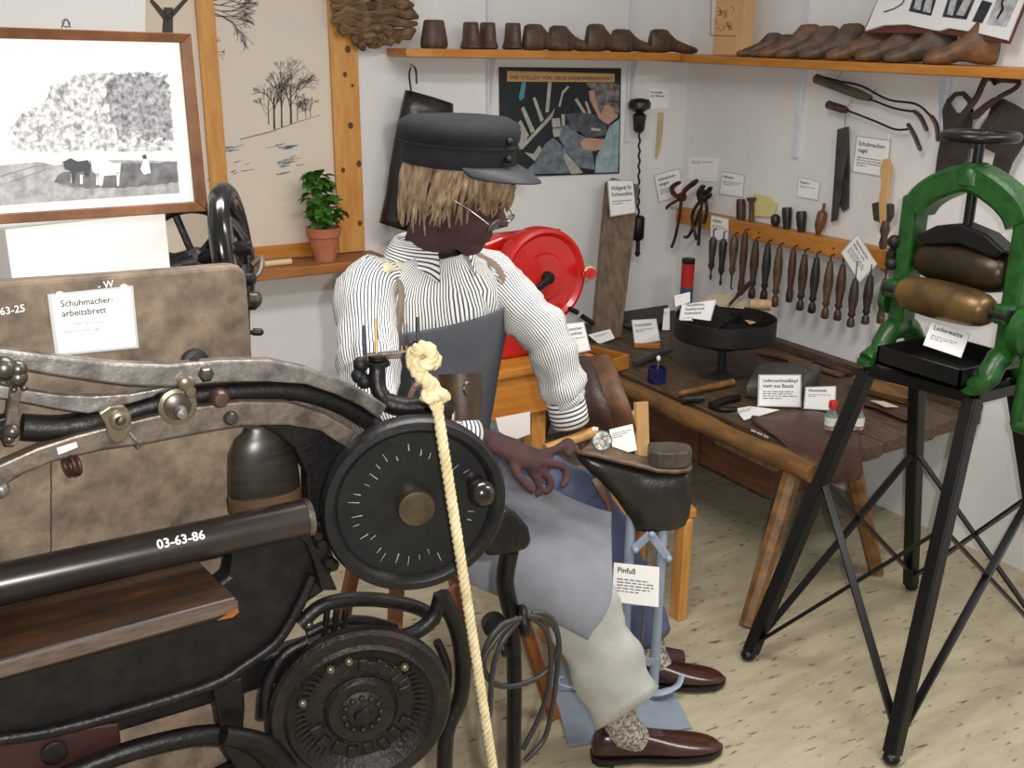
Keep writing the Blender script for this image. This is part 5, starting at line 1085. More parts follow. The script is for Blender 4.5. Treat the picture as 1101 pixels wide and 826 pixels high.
# high stool under the figure
so = thing('wooden_stool', (1.0, 2.07, 0), 'wooden stool under the seated figure with one orange leg showing', 'stool')
build(B().lathe([(0, 0), (.17, 0), (.18, .008), (.18, .026), (.17, .034), (0, .034)], (.99, 2.07, .645), n=28), 'seat', PINEH, so, 40)
lf_ = atz(596, 772, 0)
for e_ in (lf_, V((.82, 1.93, 0)), V((.80, 2.28, 0)), V((1.22, 2.26, 0))):
    t_ = V((.99, 2.07, .645)).lerp(V((e_.x, e_.y, .645)), .45); build(B().bar(V((e_.x, e_.y, .001)), t_, .03, .03, (1, 0, 0)), 'leg', mat('orange_stool_wood', '6E3C18', '8A5024', .45, scale=8), so, 0, bevel=.004)
# ============================================================ big cast-iron machine in the foreground
YA = 1.27
def pm(pts, Y, th): return B().prism([aty(x, y, Y) for x, y in pts], (0, th, 0))
tmx = thing('cobbler_machine', (.35, 1.3, 0), 'large old black cast-iron cobbler machine with curved steel arms and round handwheel', 'machine')
build(pm([(-90, 364), (0, 376), (60, 384), (120, 391), (180, 393), (240, 388), (290, 387.5), (330, 396), (370, 411), (400, 426), (417, 437), (408, 451), (390, 438), (360, 424), (329, 413.5), (290, 411), (250, 411), (220, 413), (180, 416.5), (140, 415), (100, 410), (60, 404), (28, 399), (0, 396), (-90, 384)], YA, .022), 'upper_arm', STEEL, tmx, 0, bevel=.003)
build(pm([(-60, 403), (22, 419), (60, 425), (100, 426.5), (140, 424), (182, 416), (165, 427), (130, 437), (95, 445), (60, 440), (20, 432), (-60, 418)], YA+.004, .016), 'slotted_arm', STEEL, tmx, 0, bevel=.002)
q = catmull([aty(x, y, YA+.018) for x, y in ((24, 459), (65, 460), (110, 452), (150, 440), (200, 427), (260, 421), (320, 421), (370, 437), (412, 465))], 4)
build(B().tube(q, [.0165]*8+[.0135]*(len(q)-8), 12), 'round_arm', IRON, tmx, 60)
build(pm([(-90, 560), (-30, 512), (0, 500), (40, 482), (80, 469), (115, 460), (160, 449), (210, 438), (260, 432), (310, 433), (350, 446), (384, 465), (372, 482), (345, 464), (310, 457.5), (260, 458), (210, 467), (160, 477), (110, 484), (60, 496), (30, 508), (0, 526), (-90, 585)], YA-.006, .022), 'lower_arm', STEELB, tmx, 0, bevel=.003)
build(pm([(262, 450), (312, 452), (350, 464), (384, 482), (362, 560), (340, 566), (331, 545), (330, 510), (318, 484), (296, 466)], YA+.022, .03), 'arch_plate', IRON, tmx, 0, bevel=.004)
build(pm([(300, 420), (352, 428), (390, 450), (380, 466), (350, 448), (310, 434)], YA+.02, .012), 'inner_plate', STEELB, tmx, 0, bevel=.002)
# bolts, eye plates
def bolt(x, y, r, Y=YA-.004, M=BOLT, h=.008, nm='bolt', n=12): build(B().lathe([(0, -.004), (r, -.004), (r, h*.5), (r*.7, h), (0, h*1.1)], aty(x, y, Y), (0, -1, 0), n), nm, M, tmx, 40)
bolt(221, 402, .0105, YA, BOLT, .008, n=6); bolt(235.5, 427.5, .0125, YA-.002, mat('red_brown_bolt', '5A4640', rough=.4, metal=.6), .012); bolt(247.5, 449, .0095, YA-.006)
ob = mat('oily_bronze', '6B6252', '8A7F6A', .35, .7, scale=30)
bolt(190.5, 437, .024, YA-.004, ob, .006, 'washer', 20); bolt(190.5, 437, .017, YA-.01, BOLT, .006, 'washer', 20); bolt(193, 442, .0085, YA-.016, STEEL, .014)
bolt(200, 412, .0105, YA-.006, ob, .006, 'lug', 14); bolt(204, 421, .008, YA-.006, ob, .006, 'lug', 14)
build(pm([(106, 445), (118, 437), (133, 436), (141, 444), (142, 460), (136, 473), (124, 477), (116, 470), (114, 458)], YA-.012, .008), 'eye_plate', ob, tmx, 0, bevel=.002); bolt(129, 452, .012, YA-.014, ob, .005, 'lug', 16); bolt(129, 452, .006, YA-.018)
build(B().tube(catmull([aty(139, 466, YA-.014), aty(146, 474, YA-.022), aty(151, 480, YA-.016)], 4), .0018, 6), 'split_pin', STEEL, tmx)
# left lever assembly
build(pm([(12, 415), (20, 404), (24, 420), (21, 440), (22, 470), (18, 480), (6, 480), (5, 462), (9, 440)], YA-.018, .014), 'lever_plate', STEELB, tmx, 0, bevel=.002)
for x, y, r in ((19, 397, .0105), (19, 406, .011), (4, 396, .014), (13, 464, .009), (10, 472, .006), (15, 419, .004), (26, 417, .004)): build(B().ball(aty(x, y, YA-.022), r, 12, 8), 'stud', BOLT, tmx)
build(B().bar(aty(2, 395, YA-.015), aty(20, 400, YA-.02), .014, .02), 'stud_arm', STEELB, tmx, 0)
build(pm([(-6, 452), (8, 448), (10, 476), (-6, 470)], YA-.004, .02), 'pivot_block', IRON, tmx, 0, bevel=.003)
build(B().ball(aty(1, 526, YA-.012), .010, 12, 8), 'end_bolt', STEEL, tmx)
for x in (75, 81): build(B().torus(aty(x, 500, YA-.002), (1, .35, 0), .0125, .0022, 20, 6), 'hook_ring', mat('rusty_wire', '4A3028', rough=.5, metal=.6), tmx)
build(B().prism([aty(x, y, YA-.0075) for x, y in ((61, 482), (82, 475.5), (83.5, 481), (63, 489))], (0, .001, 0)), 'sticker', PAPER, tmx, 0)
build(B().lathe([(0, -.004), (.016, -.004), (.016, .006), (0, .01)], aty(210, 388, YA+.03), (0, -1, 0), 16), 'rear_nut', IRONM, tmx, 40)
build(B().tube([aty(210, 388, YA+.03), aty(209, 392, YA+.01)], .008, 8), 'rear_pin', IRONM, tmx)
# bell-shaped counterweight
bc = aty(287, 551, YA+.055); top = aty(284, 458, YA+.055)
hh = top.z-bc.z
build(B().rings([[bc+V((math.cos(a)*w_, math.sin(a)*w_*.55, z*hh)) for a in [k*math.pi/14 for k in range(28)]] for w_, z in ((.030, 0), (.043, .03), (.050, .12), (.0515, .24), (.0505, .25), (.051, .3), (.049, .55), (.046, .75), (.036, .9), (.024, .97), (.022, 1.02))]), 'counterweight', mat('dark_oiled_wood', '1C1915', '322D24', .35, scale=9, stretch=(1, 1, 8), c3='5A4428'), tmx, 60)
build(B().rings([[bc+V((math.cos(a)*w_, math.sin(a)*w_*.55, z*hh)) for a in [k*math.pi/14 for k in range(28)]] for w_, z in ((.0512, .07), (.0527, .13), (.053, .25), (.0505, .255))], cap=False), 'lower_band', mat('brown_oiled_band', '4A3826', '5E4A30', .4, scale=20), tmx, 60)
# number bar
pa, pb_ = aty(-40, 637, YA-.02), aty(330, 556, YA-.02)
BAR = mat('dark_polished_bar', '2B2624', '413A36', .3, .5, scale=8)
build(B().tube([pa, pb_], .0255, 20), 'number_bar', BAR, tmx, 60)
build(B().tube([pb_+V((-.004, 0, 0)), pb_+V((.004, 0, 0))], .0265, 20), 'bar_end', STEELB, tmx, 60)
dxn = (pb_-pa).normalized(); fr_ = (CAM-pa.lerp(pb_, .55)); fr_ -= dxn*fr_.dot(dxn); fr_.normalize(); upn = fr_.cross(dxn)
if upn.z < 0: upn = -upn
tn_ = ((aty(165, 585, YA-.02)-pa).dot(dxn)); f2 = (fr_+upn*.2).normalized(); up2 = f2.cross(dxn); up2 = up2 if up2.z > 0 else -up2
o_ = pa+dxn*tn_+f2*.0262-up2*.0045
tx = text('03-63-86', o_, dxn, up2, .0165, WHITEP, tmx, 'painted_number', .02, lift=0)
w0 = max(v.co.x for v in tx.data.vertices)-min(v.co.x for v in tx.data.vertices)
# wooden work table
WT = mat('dark_orange_worn_wood', '1A100A', '38220D', .45, scale=12, stretch=(1, 4, 4), c3='5E3D1A', contrast=(.3, .62))
zt3 = aty(258, 642, 1.165).z
n0, n1 = atz(258, 642, zt3), atz(212, 601, zt3); dirx = V((-1, -.02, 0))
cor = [n0, n0+dirx*.75, n1+dirx*.75, n1]; cor[0] = n0+V((-.003, 0, 0))
build(B().prism(cor, (0, 0, -.024)), 'work_table', WT, tmx, 0, bevel=.004)
build(B().bb((n1.x-.75, n1.y-.004, zt3-.024), (n1.x-.01, n1.y+.012, zt3+.008)), 'table_ledge', WT, tmx, 0, bevel=.002)
build(B().prism([n0+V((-.7, -.016, -.003)), n0+V((-.004, -.0015, -.003)), n0+V((-.004, -.0015, -.017)), n0+V((-.7, -.016, -.022))], (0, -.001, 0)), 'worn_front_edge', mat('worn_grey_edge', '5E5148', '4A3A2E', .5, scale=30, stretch=(1, 3, 6)), tmx, 0)
build(B().prism([n0+V((-.006, -.003, -.012)), n0+V((-.032, -.003, -.0225)), n0+V((-.012, -.003, -.0235)), n0+V((-.003, -.002, -.019))], (0, -.0008, 0)), 'chipped_edge', mat('fresh_orange_wood', '8A4A1C', rough=.5), tmx, 0)
# body castings below
build(pm([(-90, 735), (0, 712), (200, 655), (246, 620), (250, 585), (335, 566), (352, 580), (362, 604), (350, 636), (322, 655), (300, 692), (268, 716), (232, 738), (150, 764), (60, 788), (0, 798), (-90, 815)], YA-.002, .035), 'body_casting', IRON, tmx, 0, bevel=.006)
q = catmull([aty(x, y, YA-.006) for x, y in ((-90, 812), (0, 795), (60, 785), (150, 761), (230, 735), (266, 713), (298, 689), (322, 650), (336, 618))], 4); build(B().tube(q, .0085, 8), 'casting_rim', IRON, tmx, 60)
build(pm([(300, 563), (345, 560), (356, 575), (352, 610), (364, 636), (346, 636), (338, 606), (330, 586)], YA-.02, .02), 'bearing_bracket', IRON, tmx, 0, bevel=.004)
for x, y in ((340, 574), (344, 583), (352, 603), (357, 607)): bolt(x, y, .009, YA-.022, IRON, .01)
build(pm([(-90, 806), (0, 796), (128, 778), (131, 806), (80, 826), (0, 850), (-90, 880)], YA+.03, .02), 'red_plate', mat('dark_maroon_paint', '2A1512', '3A1C18', .5, scale=8), tmx, 0, bevel=.003)
build(B().lathe([(.013, 0), (.017, .003), (.017, .006), (.013, .008), (0, .006)], aty(58, 808, YA+.03), (0, -1, 0), 20), 'plate_boss', IRON, tmx, 40)
q = catmull([aty(x, y, YA+.015) for x, y in ((40, 850), (100, 822), (160, 802), (225, 790), (270, 800), (300, 830))], 4); build(B().tube(q, .0145, 10), 'lower_brace', IRON, tmx, 60)
build(pm([(228, 735), (262, 728), (264, 760), (262, 790), (286, 812), (296, 850), (268, 850), (240, 806), (236, 780)], YA+.01, .022), 'lower_strut', IRON, tmx, 0, bevel=.004)
# handwheel
nW = V((-.26, -.966, 0)).normalized(); wc = atd(447.5, 546, 1.45); Rw = .131
DISC = mat('black_enamel_wheel', '0E0E0E', '191918', .4, .1, scale=25, bump=.15, bscale=90)
hwl = build(B().lathe([(0, -.034), (Rw*.94, -.034), (Rw*.985, -.028), (Rw, -.018), (Rw, -.004), (Rw-.004, .002), (Rw-.014, .003), (Rw-.019, -.001), (Rw-.023, -.009), (.03, -.0115), (0, -.0115)], wc, nW, 72), 'handwheel', DISC, tmx, 35)
wu = nW.cross(V((0, 0, 1))).normalized()
if wu.dot(CR) < 0: wu = -wu
wz = V((0, 0, 1))
wp = lambda a, r, o=0: wc+wu*(math.cos(a)*r)+wz*(math.sin(a)*r)+nW*o
build(B().lathe([(.027, -.012), (.0275, .0), (.0255, .005), (.022, .006), (0, .0075)], wc, nW, 28), 'hub_cap', mat('dull_brass_hub', '6E6250', '5A5042', .3, .8, scale=20), hwl, 40)
kp = Plane(wc, nW)(512, 521); build(B().lathe([(.012, -.012), (.014, .0), (.010, .008), (.0165, .018), (.019, .03), (.016, .042), (.008, .048), (0, .049)], kp, nW, 24), 'crank_knob', mat('black_brown_knob', '1A1210', rough=.2, spec=.7), hwl, 40)
b = B()
for k in range(30):
    a = math.radians(30+k*11+random.uniform(-3, 3))
    if 0 < math.degrees(a) % 360 < 26 or random.random() < .12: continue
    r0 = random.uniform(.068, .085); l = random.uniform(.006, .016); w_ = random.uniform(.0004, .0009); t_ = wu*-math.sin(a)+wz*math.cos(a)
    p, q = wp(a, r0, -.0085), wp(a, r0+l, -.0082); b.add([p-t_*w_, q-t_*w_*.5, q+t_*w_*.5, p+t_*w_], [(0, 1, 2, 3)])
build(b, 'scratches', mat('pale_scratch', '9A9A94', rough=.7), hwl, 0, kind='stuff')
build(B().tube([wc-nW*.03, wc-nW*.09], .02, 14), 'axle', IRON, tmx)
# ornate lower casting
lc = aty(389, 765, 1.225); Rl = .135
orn = mat('rusty_black_casting', '1A1714', '2C241D', .5, .3, scale=25, bump=.6, bscale=140, c3='4A3222', contrast=(.4, .7))
ow = build(B().lathe([(Rl*.62, -.02), (Rl*.98, -.02), (Rl, -.012), (Rl, .0), (Rl*.96, .006), (Rl*.84, .004), (Rl*.80, .009), (Rl*.76, .004), (Rl*.72, .0), (Rl*.66, -.004), (Rl*.62, -.008)], lc, nW, 64), 'ornate_ring', orn, tmx, 35)
build(B().lathe([(0, -.022), (Rl*.7, -.022), (Rl*.7, -.016), (0, -.016)], lc, nW, 48), 'back_disc', mat('rust_brown_iron', '2E2018', '4A3423', .6, .3, scale=22), ow, 40)
lp_ = lambda a, r, o=0: lc+wu*(math.cos(a)*r)+wz*(math.sin(a)*r)+nW*o
for k in range(60):
    a = 2*math.pi*k/60
    if 50 < math.degrees(a) < 130 or 230 < math.degrees(a) < 310: continue
    build(B().bar(lp_(a, Rl*.60, -.008), lp_(a, Rl*.74, -.002), .004, .008, nW), 'radial_rib', orn, ow, 0)
for k in range(16):
    a = math.radians(18+k*9.6) if k < 8 else math.radians(200+(k-8)*19); r_ = Rl*(.52+.03*(k % 2))
    c = lp_(a, r_, -.010); tg = wu*-math.sin(a)+wz*math.cos(a); rd = wu*math.cos(a)+wz*math.sin(a)
    build(B().box(c, (.016, .022, .014), (tg, rd, nW)), 'cast_letter_block', orn, ow, 0, bevel=.004)
for a, r_ in ((100, .74), (118, .74), (45, .76), (160, .74)): build(B().ball(lp_(math.radians(a), Rl*r_*.9, .002), .007, 10, 6), 'boss', ob, ow)
build(B().lathe([(Rl*.4, -.016), (Rl*.41, -.004), (Rl*.36, .004), (Rl*.25, .002), (Rl*.2, .007), (Rl*.1, .009), (Rl*.08, .016), (0, .018)], lc, nW, 36), 'hub', orn, ow, 40)
for k in range(12): a = k*math.pi/6; build(B().ball(lp_(a, Rl*.2, .008), .005, 8, 5), 'hub_stud', orn, ow)
# curved ribs above and beside the casting
for pts, r, Y in (([(322, 672), (345, 652), (375, 645), (415, 646), (452, 655), (468, 668)], .011, YA), ([(330, 682), (360, 669), (395, 668), (425, 676)], .008, YA+.01), ([(284, 770), (288, 735), (305, 705), (330, 690)], .0085, YA), ([(474, 640), (468, 660), (456, 674), (436, 684), (400, 690)], .012, YA-.035), ([(474, 640), (490, 672), (497, 710), (495, 750), (480, 790), (478, 850)], .013, YA-.035), ([(470, 690), (481, 720), (478, 760)], .007, YA-.03), ([(240, 790), (285, 800), (310, 826)], .014, YA-.02)):
    build(B().tube(catmull([aty(x, y, Y) for x, y in pts], 5), r, 10), 'curved_rib', IRON, tmx, 60)
for x in (352, 362, 372): build(B().tube([aty(x, 655, YA+.005), aty(x-4, 690, YA+.005)], .005, 8), 'inner_rod', IRON, tmx)
for x, y in ((332, 672), (352, 690)): build(B().ball(aty(x, y, YA-.006), .007, 10, 6), 'rib_bolt', BOLT, tmx)
build(pm([(478, 640), (492, 630), (498, 660), (500, 690), (488, 670)], YA+.02, .01), 'red_brown_guard', mat('red_brown_wood_guard', '4A1F14', '5E2B1C', .5), tmx, 0)
# bracket tongue, front leg, pulley
YT = 1.30
build(pm([(520, 575), (545, 548), (556, 552), (570, 568), (573, 582), (568, 592), (545, 598), (525, 600)], YT, .05), 'tongue_bracket', IRON, tmx, 0, bevel=.008)
q = catmull([aty(548, 592, YT+.02), aty(543, 625, YT+.02), aty(549, 660, YT+.02), aty(553, 720, YT+.02), aty(552, 826, YT+.02), aty(551, 960, YT+.02)], 5)
q[-1] = V((q[-1].x, q[-1].y, 0)); build(B().tube(q, [.018]*10+[.016]*(len(q)-10), 10, flat=.8), 'front_leg', IRON, tmx, 60)
build(B().torus(aty(563, 668, YT-.01), (.9, -.4, .1), .02, .0085, 24, 10), 'pulley', IRON, tmx, 60); build(B().tube([aty(560, 666, YT-.005), aty(550, 668, YT+.02)], .008, 8), 'pulley_axle', IRON, tmx)
build(B().lathe([(.0, -.012), (.02, -.01), (.02, .008), (0, .012)], aty(531, 672, YT+.01), (-.3, -.95, 0), 18), 'side_knob', IRON, tmx, 40); build(B().bar(aty(531, 672, YT+.012), aty(550, 680, YT+.02), .012, .014), 'side_knob_arm', IRON, tmx, 0)
build(B().torus(aty(541, 697, YT+.005), (.9, -.4, .1), .011, .005, 16, 8), 'guide_eye', IRON, tmx, 60); build(B().tube([aty(541, 697, YT+.01), aty(551, 697, YT+.02)], .006, 8), 'guide_eye_pin', IRON, tmx)
# top fittings behind the wheel
D1 = 1.5
P1 = lambda x, y, d=0: atd(x, y, D1+d)
for x, y0, y1, r, M_ in ((404, 342, 385, .0028, mat('brass_brown_rod', '7A5A34', rough=.4, metal=.6)), (449, 341, 372, .0026, IRON), (391.5, 350, 386, .0022, IRON)): build(B().tube([P1(x, y0), P1(x+.8, y1)], r, 8), 'guide_pin', M_, tmx)
build(B().bar(P1(394, 384), P1(442, 380), .012, .010), 'cross_bar', STEELB, tmx, 0, bevel=.002)
for y, r in ((386, .014), (393, .0175), (398, .011)): build(B().lathe([(0, 0), (r, 0), (r, .006), (0, .007)], P1(406, y), (0, 0, 1), 16), 'nut', IRON, tmx, 40)
for x, y in ((388, 392), (386, 404), (392, 410)): build(B().ball(P1(x, y, .01), .012, 10, 6), 'side_nut', IRONM, tmx)
q = catmull([P1(406, 394), P1(406, 415), P1(416, 432), P1(436, 438), P1(462, 436), P1(480, 440, .03)], 4); build(B().tube(q, [.012]*8+[.015]*(len(q)-8), 10), 'swan_neck', IRON, tmx, 60)
build(B().tube(catmull([P1(441, 426, -.02), P1(446, 416, -.03), P1(453, 412, -.02)], 4), .0042, 8), 'hook', mat('pinkish_copper', 'A98A78', rough=.35, metal=.6), tmx)
build(B().torus(P1(445, 373, -.02), (.2, -.9, .3), .0075, .0018, 18, 6), 'eyelet', IRON, tmx); build(B().tube([P1(442, 379), P1(445, 377, -.02)], .003, 6), 'eyelet_shank', IRON, tmx)
for x in (432, 437): build(B().tube([P1(x, 372), P1(x+.6, 384)], .0012, 6), 'wire', mat('brass_wire', '8A7038', rough=.4, metal=.6), tmx)
cu0 = P1(497, 452, .06); cu1 = P1(495, 402, .06); hcu = (cu1-cu0).length
build(B().lathe([(.027, 0), (.030, hcu*.2), (.033, hcu*.9), (.034, hcu), (.030, hcu), (.028, hcu*.8), (0, hcu*.7)], cu0, cu1-cu0, 24), 'leather_cup', mat('worn_brown_leather_cup', '2A1D16', '45321F', .5, scale=30, c3='5A4A3C'), tmx, 50)
build(B().torus(P1(503, 418, .03), (.4, -.9, .1), .009, .0025, 16, 6), 'cup_buckle', BOLT, tmx)
build(B().tube(catmull([P1(474, 428, .03), P1(486, 438, .03), P1(487, 452, .03)], 4), .0035, 8), 'wire_bail', STEELB, tmx)
# rear frame, legs and foot rails down to the floor
for x in (-.12, .50):
    build(B().tube(catmull([V((x, 1.33, .80)), V((x, 1.34, .5)), V((x+(.03 if x > 0 else -.03), 1.30, .02))], 4), .02, 10), 'iron_leg', IRON, tmx, 60)
    build(B().bb((x-.03, 1.05, .002), (x+.05, 1.6, .03)), 'foot_rail', IRON, tmx, 0, bevel=.006)
build(B().bb((-.4, 1.305, .78), (.53, 1.335, .83)), 'rear_beam', IRON, tmx, 0, bevel=.004); build(B().bb((-.4, 1.30, .595), (.42, 1.47, .62)), 'rear_ledge', IRON, tmx, 0, bevel=.004)
build(B().tube([(.49, 1.30, .80), (.49, 1.30, .56)], .016, 10), 'rear_link', IRON, tmx)
build(B().bb((.05, 1.0, .09), (.45, 1.24, .11)), 'treadle', IRON, tmx, 0, bevel=.004); build(B().tube([(.25, 1.20, .1), (.25, 1.30, .1), (.45, 1.33, .1), (.5, 1.33, .1)], .008, 8), 'treadle_rod', IRON, tmx)
# ---- cable coil on the pulley
cc = thing('cable_coil', aty(565, 810, YT-.03), 'loops of grey-black cable hanging from the machine pulley', 'cable')
CBL = mat('grey_black_rubber', '242220', '35322F', .45, scale=20)
for pts, cl_ in (([(560, 665), (540, 672), (524, 692), (520, 715), (530, 735), (556, 737), (585, 724), (600, 698), (597, 672), (585, 660), (572, 660)], 0), ([(566, 662), (590, 668), (601, 690), (598, 730), (594, 760), (585, 795), (565, 818)], 0), ([(558, 668), (540, 690), (530, 720), (527, 760), (524, 800), (534, 826), (540, 850)], 0), ([(570, 664), (586, 676), (592, 700), (590, 740), (578, 775), (562, 806)], 0), ([(556, 664), (535, 685), (517, 715), (516, 740)], 0)):
    build(B().tube(catmull([aty(x, y, YT-.028-.006*math.sin(i)) for i, (x, y) in enumerate(pts)], 5), .0048, 8), 'cable_loop', CBL, cc, 60)
# ---- rope
YRp = 1.125
r0, r1 = aty(469, 432, YRp), aty(530, 826, YRp); dd = r1-r0; end = r0+dd*((r0.z-.118)/-dd.z)
rt = thing('rope', end, 'twisted cream rope knotted to the machine and running down past the handwheel', 'rope')
def strand(a, b_, R_, r_, ph, turns, n):
    d = (b_-a).normalized(); u = d.cross(V((0, 1, 0))).normalized(); v = d.cross(u); return [a.lerp(b_, i/n)+(u*math.cos(ph+turns*2*math.pi*i/n)+v*math.sin(ph+turns*2*math.pi*i/n))*R_ for i in range(n+1)]
L_ = (end-r0).length
for k in range(3): build(B().tube(strand(r0, end, .0037, 0, k*2.094, L_/.03, int(L_/.0038)), .0043, 6), 'rope_strand', ROPE, rt, 60)
kn_ = B()
kq = catmull([aty(x, y, YRp+o) for x, y, o in ((445, 380, .03), (446, 392, .0), (454, 406, -.004), (464, 414, .0), (469, 428, .004), (469, 440, .002))], 4); ropepath(kn_, kq, .0052, .0058, .035)
ropepath(kn_, catmull([aty(x, y, YRp+o) for x, y, o in ((446, 383, .012), (452, 374, -.004), (462, 376, -.012), (464, 386, -.012), (456, 394, -.012), (447, 390, -.002), (450, 381, .01), (462, 384, .006), (470, 388, 0), (464, 392, .004))], 5), .0045, .0052, .03)
ropepath(kn_, catmull([aty(x, y, YRp+o) for x, y, o in ((456, 424, .0), (462, 428, -.01), (474, 424, -.006), (478, 428, .004))], 4), .0042, .0048, .03)
build(kn_, 'knot', ROPE, rt, 60)
# ============================================================ work board behind the machine
nB = V((.228, -.974, 0)).normalized(); dB = V((.974, .228, 0)).normalized()
PBd = Plane(atd(265, 290, 1.43), nB)
BRD = mat('stained_grey_brown_board', '4C4038', '83725F', .7, scale=22, c3='5E4F3E', bump=.7, bscale=40, contrast=(.3, .64), detail=10)
bw = thing('cobbler_work_board', PBd(100, 700), 'stained grey-brown wooden work board standing upright behind the machine arms', 'board')
ol = [PBd(x, y) for x, y in ((-90, 310), (0, 304), (120, 296), (200, 290), (250, 285.5), (258, 286), (264, 292), (266, 300))]
botR = PBd(266, 300)-V((0, 0, 0)); lo_ = [V((botR.x, botR.y, .6205)), V((ol[0].x, ol[0].y, .6205))]
build(B().prism(ol+lo_, -nB*.03), 'board', BRD, bw, 0, bevel=.005)
for s, x, y in (('63-25', 0, 339), ('- W', 105, 311)):
    text(s, PBd(x, y, .001), dB, (0, 0, 1), .0125, WHITEP, bw, 'chalk_number', .01)
b = B()
for k in range(5): x = 54+k*.15; b.add([PBd(x, 330+k, .0006)]*0 or [PBd(54, 470+k*30, .0006), PBd(55.5, 470+k*30, .0006), PBd(56, 500+k*30, .0006), PBd(54.5, 500+k*30, .0006)], [(0, 1, 2, 3)])
build(b, 'crack', mat('dark_crack', '2A211A', rough=.9), bw, 0)
ct = card('work_board_label', 'white card taped to the upright work board with a two-line heading', [(55, 319), (140, 310), (146, 372), (63, 380)], Plane(PBd(100, 340)+nB*.003, nB), ('Schuhmacher-', 'arbeitsbrett'), 0, hsize=.125, small=('um 1940, diente als', 'Arbeitsunterlage'), margin=.1, bsize=.06)
for x, y in ((64, 318), (133, 310)): build(B().lathe([(0, 0), (.0055, 0), (.0055, .002), (0, .0025)], PBd(x, y, .0045), nB, 14), 'adhesive_dot', mat('cream_adhesive', 'EFE9D2', rough=.6), ct, 40)
# ============================================================ second machine behind the board with flywheels
m2 = thing('sewing_machine', (.2, 1.62, 0), 'black sewing machine with spoked flywheel and belt wheel behind the work board', 'machine')
tz2 = PBd(15, 306).z-.12
build(B().bb((-.25, 1.47, tz2-.03), (.40, 1.85, tz2)), 'table_top', OLDW, m2, 0, bevel=.004)
for x, y in ((-.2, 1.5), (.34, 1.5), (-.2, 1.8), (.34, 1.8)): build(B().bb((x, y, 0), (x+.04, y+.04, tz2-.03)), 'leg', IRON, m2, 0, bevel=.003)
GB = mat('glossy_black_wheel', '0C0C0C', rough=.18, spec=.7)
fc = atd(210, 280, 1.66); fn = V((-.35, -.93, .05)).normalized(); Rf = .084
build(B().torus(fc, fn, Rf, .0095, 44, 10, flat=1.3), 'flywheel', IRON, m2, 60); build(B().lathe([(0, -.015), (.02, -.015), (.02, .015), (0, .018)], fc, fn, 18), 'flywheel_hub', IRON, m2, 40)
fu = fn.cross(V((0, 0, 1))).normalized(); fv = fu.cross(fn)
for k in range(6): a = k*math.pi/3+.2; build(B().tube([fc, fc+(fu*math.cos(a)+fv*math.sin(a))*Rf], .006, 8), 'spoke', IRON, m2)
rc2 = atd(250, 268, 1.63); rn = V((.90, -.43, .1)).normalized()
build(B().torus(rc2, rn, .088, .0165, 48, 12), 'belt_wheel', GB, m2, 60); ru = rn.cross(V((0, 0, 1))).normalized(); rv = ru.cross(rn)
for k in range(5): a = k*1.257+.3; build(B().tube([rc2, rc2+(ru*math.cos(a)+rv*math.sin(a))*.085], .006, 8), 'belt_wheel_spoke', STEELB, m2)
build(B().tube([fc, rc2, rc2+rn*.03], .012, 12), 'axle', IRON, m2)
build(B().bb((.30, 1.66, tz2), (.37, 1.76, fc.z-.01)), 'bearing_stand', IRON, m2, 0, bevel=.005); build(B().tube([fc, V((.335, 1.69, fc.z-.02))], .02, 10), 'bearing', IRON, m2)
for x, y, r in ((268, 300, .010), (274, 322, .012), (270, 328, .008), (276, 357, .006)):
    build(B().tube([atd(258, y+2, 1.56), atd(x, y, 1.56)], r*.6, 8), 'shaft_end', IRON, m2); build(B().lathe([(0, -.006), (r, -.005), (r, .006), (r*.5, .010), (0, .011)], atd(x, y, 1.56), (.8, -.5, 0), 12), 'thumb_nut', BOLT if r > .011 else IRON, m2, 40)
build(B().tube([atd(262, 285, 1.565), atd(264, 372, 1.565)], .008, 8), 'upright_rod', IRON, m2)
build(B().tube(catmull([atd(272, 285, 1.6), atd(281, 277, 1.6), atd(279, 292, 1.6), atd(270, 300, 1.6)], 4), .005, 8), 'wire_guide', STEELB, m2)
build(B().bb((-.25, 1.72, tz2), (.06, 1.82, tz2+.16)), 'machine_arm', mat('brown_black_wood_case', '2A2018', '4A3A2A', .4), m2, 0, bevel=.01)
# white carton and the framed photograph standing on it
PWc = Plane(atd(90, 280, 1.52), nB)
wq = [PWc(5, 243.5), PWc(178, 230.5)]
zb_ = tz2+.0008; wtop = (wq[0].z+wq[1].z)/2
base = [V((p.x, p.y, zb_)) for p in wq]+[V((p.x, p.y, zb_))-nB*.06 for p in reversed(wq)]
wbx_ = thing('white_carton', (base[0]+base[2])/2, 'plain white carton under the framed photograph', 'box')
build(B().prism(base, (0, 0, wtop-zb_)), 'carton', PAPER, wbx_, 0, bevel=.002)
PF2 = Plane(PWc.p+nB*.004, nB)
FRM = mat('red_brown_frame_wood', '5E3A22', '7E5232', .4, scale=6, stretch=(3, 3, 3), c3='4A2A18')
fo = thing('framed_photograph', PF2(80, 238), 'old black and white ploughing photograph in a brown wooden frame', 'picture')
out = [(-70, 26.5), (206, 36), (224, 227), (-70, 246)]; inn = [(-58, 40), (195, 46), (211, 217), (-58, 234)]
o3 = [PF2(*p, .012) for p in out]; i3 = [PF2(*p, .008) for p in inn]
pass
for k in range(4):
    a, b2, c2, d2 = o3[k], o3[(k+1) % 4], i3[(k+1) % 4], i3[k]
    build(B().add([a, b2, c2, d2, a-nB*.02, b2-nB*.02, c2-nB*.016, d2-nB*.016], [(0, 1, 2, 3), (7, 6, 5, 4), (0, 4, 5, 1), (1, 5, 6, 2), (2, 6, 7, 3), (3, 7, 4, 0)]), 'frame_moulding', FRM, fo, 0, bevel=.0015)
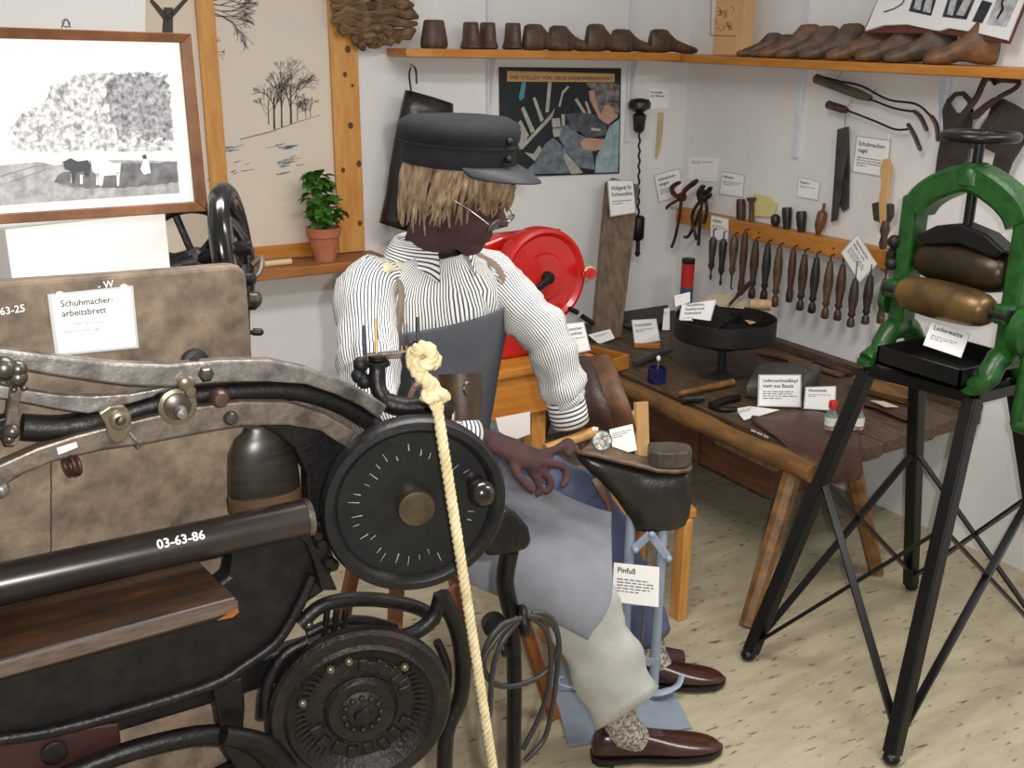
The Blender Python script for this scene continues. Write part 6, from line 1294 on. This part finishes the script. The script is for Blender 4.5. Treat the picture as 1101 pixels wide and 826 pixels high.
def fp(nm, M_, pts, off, th=.0006): return build(B().prism([PF2(x, y, off) for x, y in pts], -nB*th), nm, M_, fo, 0)
fp('mat_board', PAPER, [(-62, 36), (199, 42), (214, 221), (-62, 238)], .001, .003)
PHT = mat('old_photo_trees', '7A7A7A', 'E0E0E0', .5, scale=130, contrast=(.36, .6), detail=8); PHF = mat('old_photo_field', '8A8A8A', 'B8B8B8', .5, scale=70, detail=8); PHD = mat('old_photo_dark_field', '5A5A5C', '808082', .5, scale=60); PHW = mat('old_photo_pale', 'E6E6E4', 'D2D2D0', .5, scale=30); PHK = mat('old_photo_dark', '4A4A4C', rough=.5)
fp('photo_print', PHW, [(-40, 76), (181, 78), (193, 207.5), (-40, 224)], .0016)
fp('photo_hillside', PHT, jag([(14, 160), (10, 140), (24, 122), (48, 112), (54, 92), (88, 80), (100, 78), (181, 78), (188.5, 160), (150, 162), (100, 160), (60, 163)], 2.2, 4), .0022)
fp('photo_hillside', mat('old_photo_dark_trees', '58585A', 'B4B4B6', .5, scale=140, contrast=(.35, .65), detail=8), jag([(112, 90), (130, 80), (178, 80), (185, 150), (165, 152), (140, 140), (128, 150), (118, 120)], 4, 4, 3), .0026)
fp('photo_field', PHF, [(-40, 182), (40, 174), (120, 172), (191, 173), (193, 207.5), (-40, 224)], .0022)
fp('photo_ground', PHD, jag([(66, 186), (130, 176), (190, 174), (191.5, 196), (130, 202), (80, 202), (58, 196)], 1.3, 4), .0026)
for pts, M_ in (([(68, 174), (76, 170), (84, 174), (94, 172), (98, 178), (96, 190), (92, 190), (90, 184), (82, 186), (80, 197), (77, 197), (76, 184), (70, 182)], PHK), ([(98, 172), (112, 170), (122, 176), (130, 175), (129, 188), (112, 189), (110, 200), (107, 200), (104, 188), (99, 184)], PHW), ([(104, 186), (107, 186), (106, 199), (103, 199)], PHW), ([(125, 185), (129, 185), (128, 200), (126, 200)], PHW), ([(42, 174), (60, 172), (68, 176), (60, 178)], PHW), ([(154, 172), (160, 173), (162, 186), (155, 188), (151, 182)], PHW), ([(153, 167), (157, 166), (158, 171), (154, 171)], PHK), ([(76, 186), (79, 186), (79, 197), (76, 197)], PHW), ([(86, 188), (89, 188), (89, 198), (86, 198)], PHW)):
    fp('photo_figure', M_, pts, .0030)
strokes(fo, 'photo_path', PHD, [(0, 190, .5, 40, 178, .4), (10, 196, .4, 50, 182, .4)], lambda x, y: PF2(x, y, .0031))
build(B().torus(PF2(71, 25, .002), nB, .005, .0008, 14, 6), 'hanging_loop', BOLT, fo); build(B().tube([PF2(66, 30, 0), PF2(71, 20, .0), PF2(76, 30, 0)], .0008, 6), 'hanging_wire', BOLT, fo)
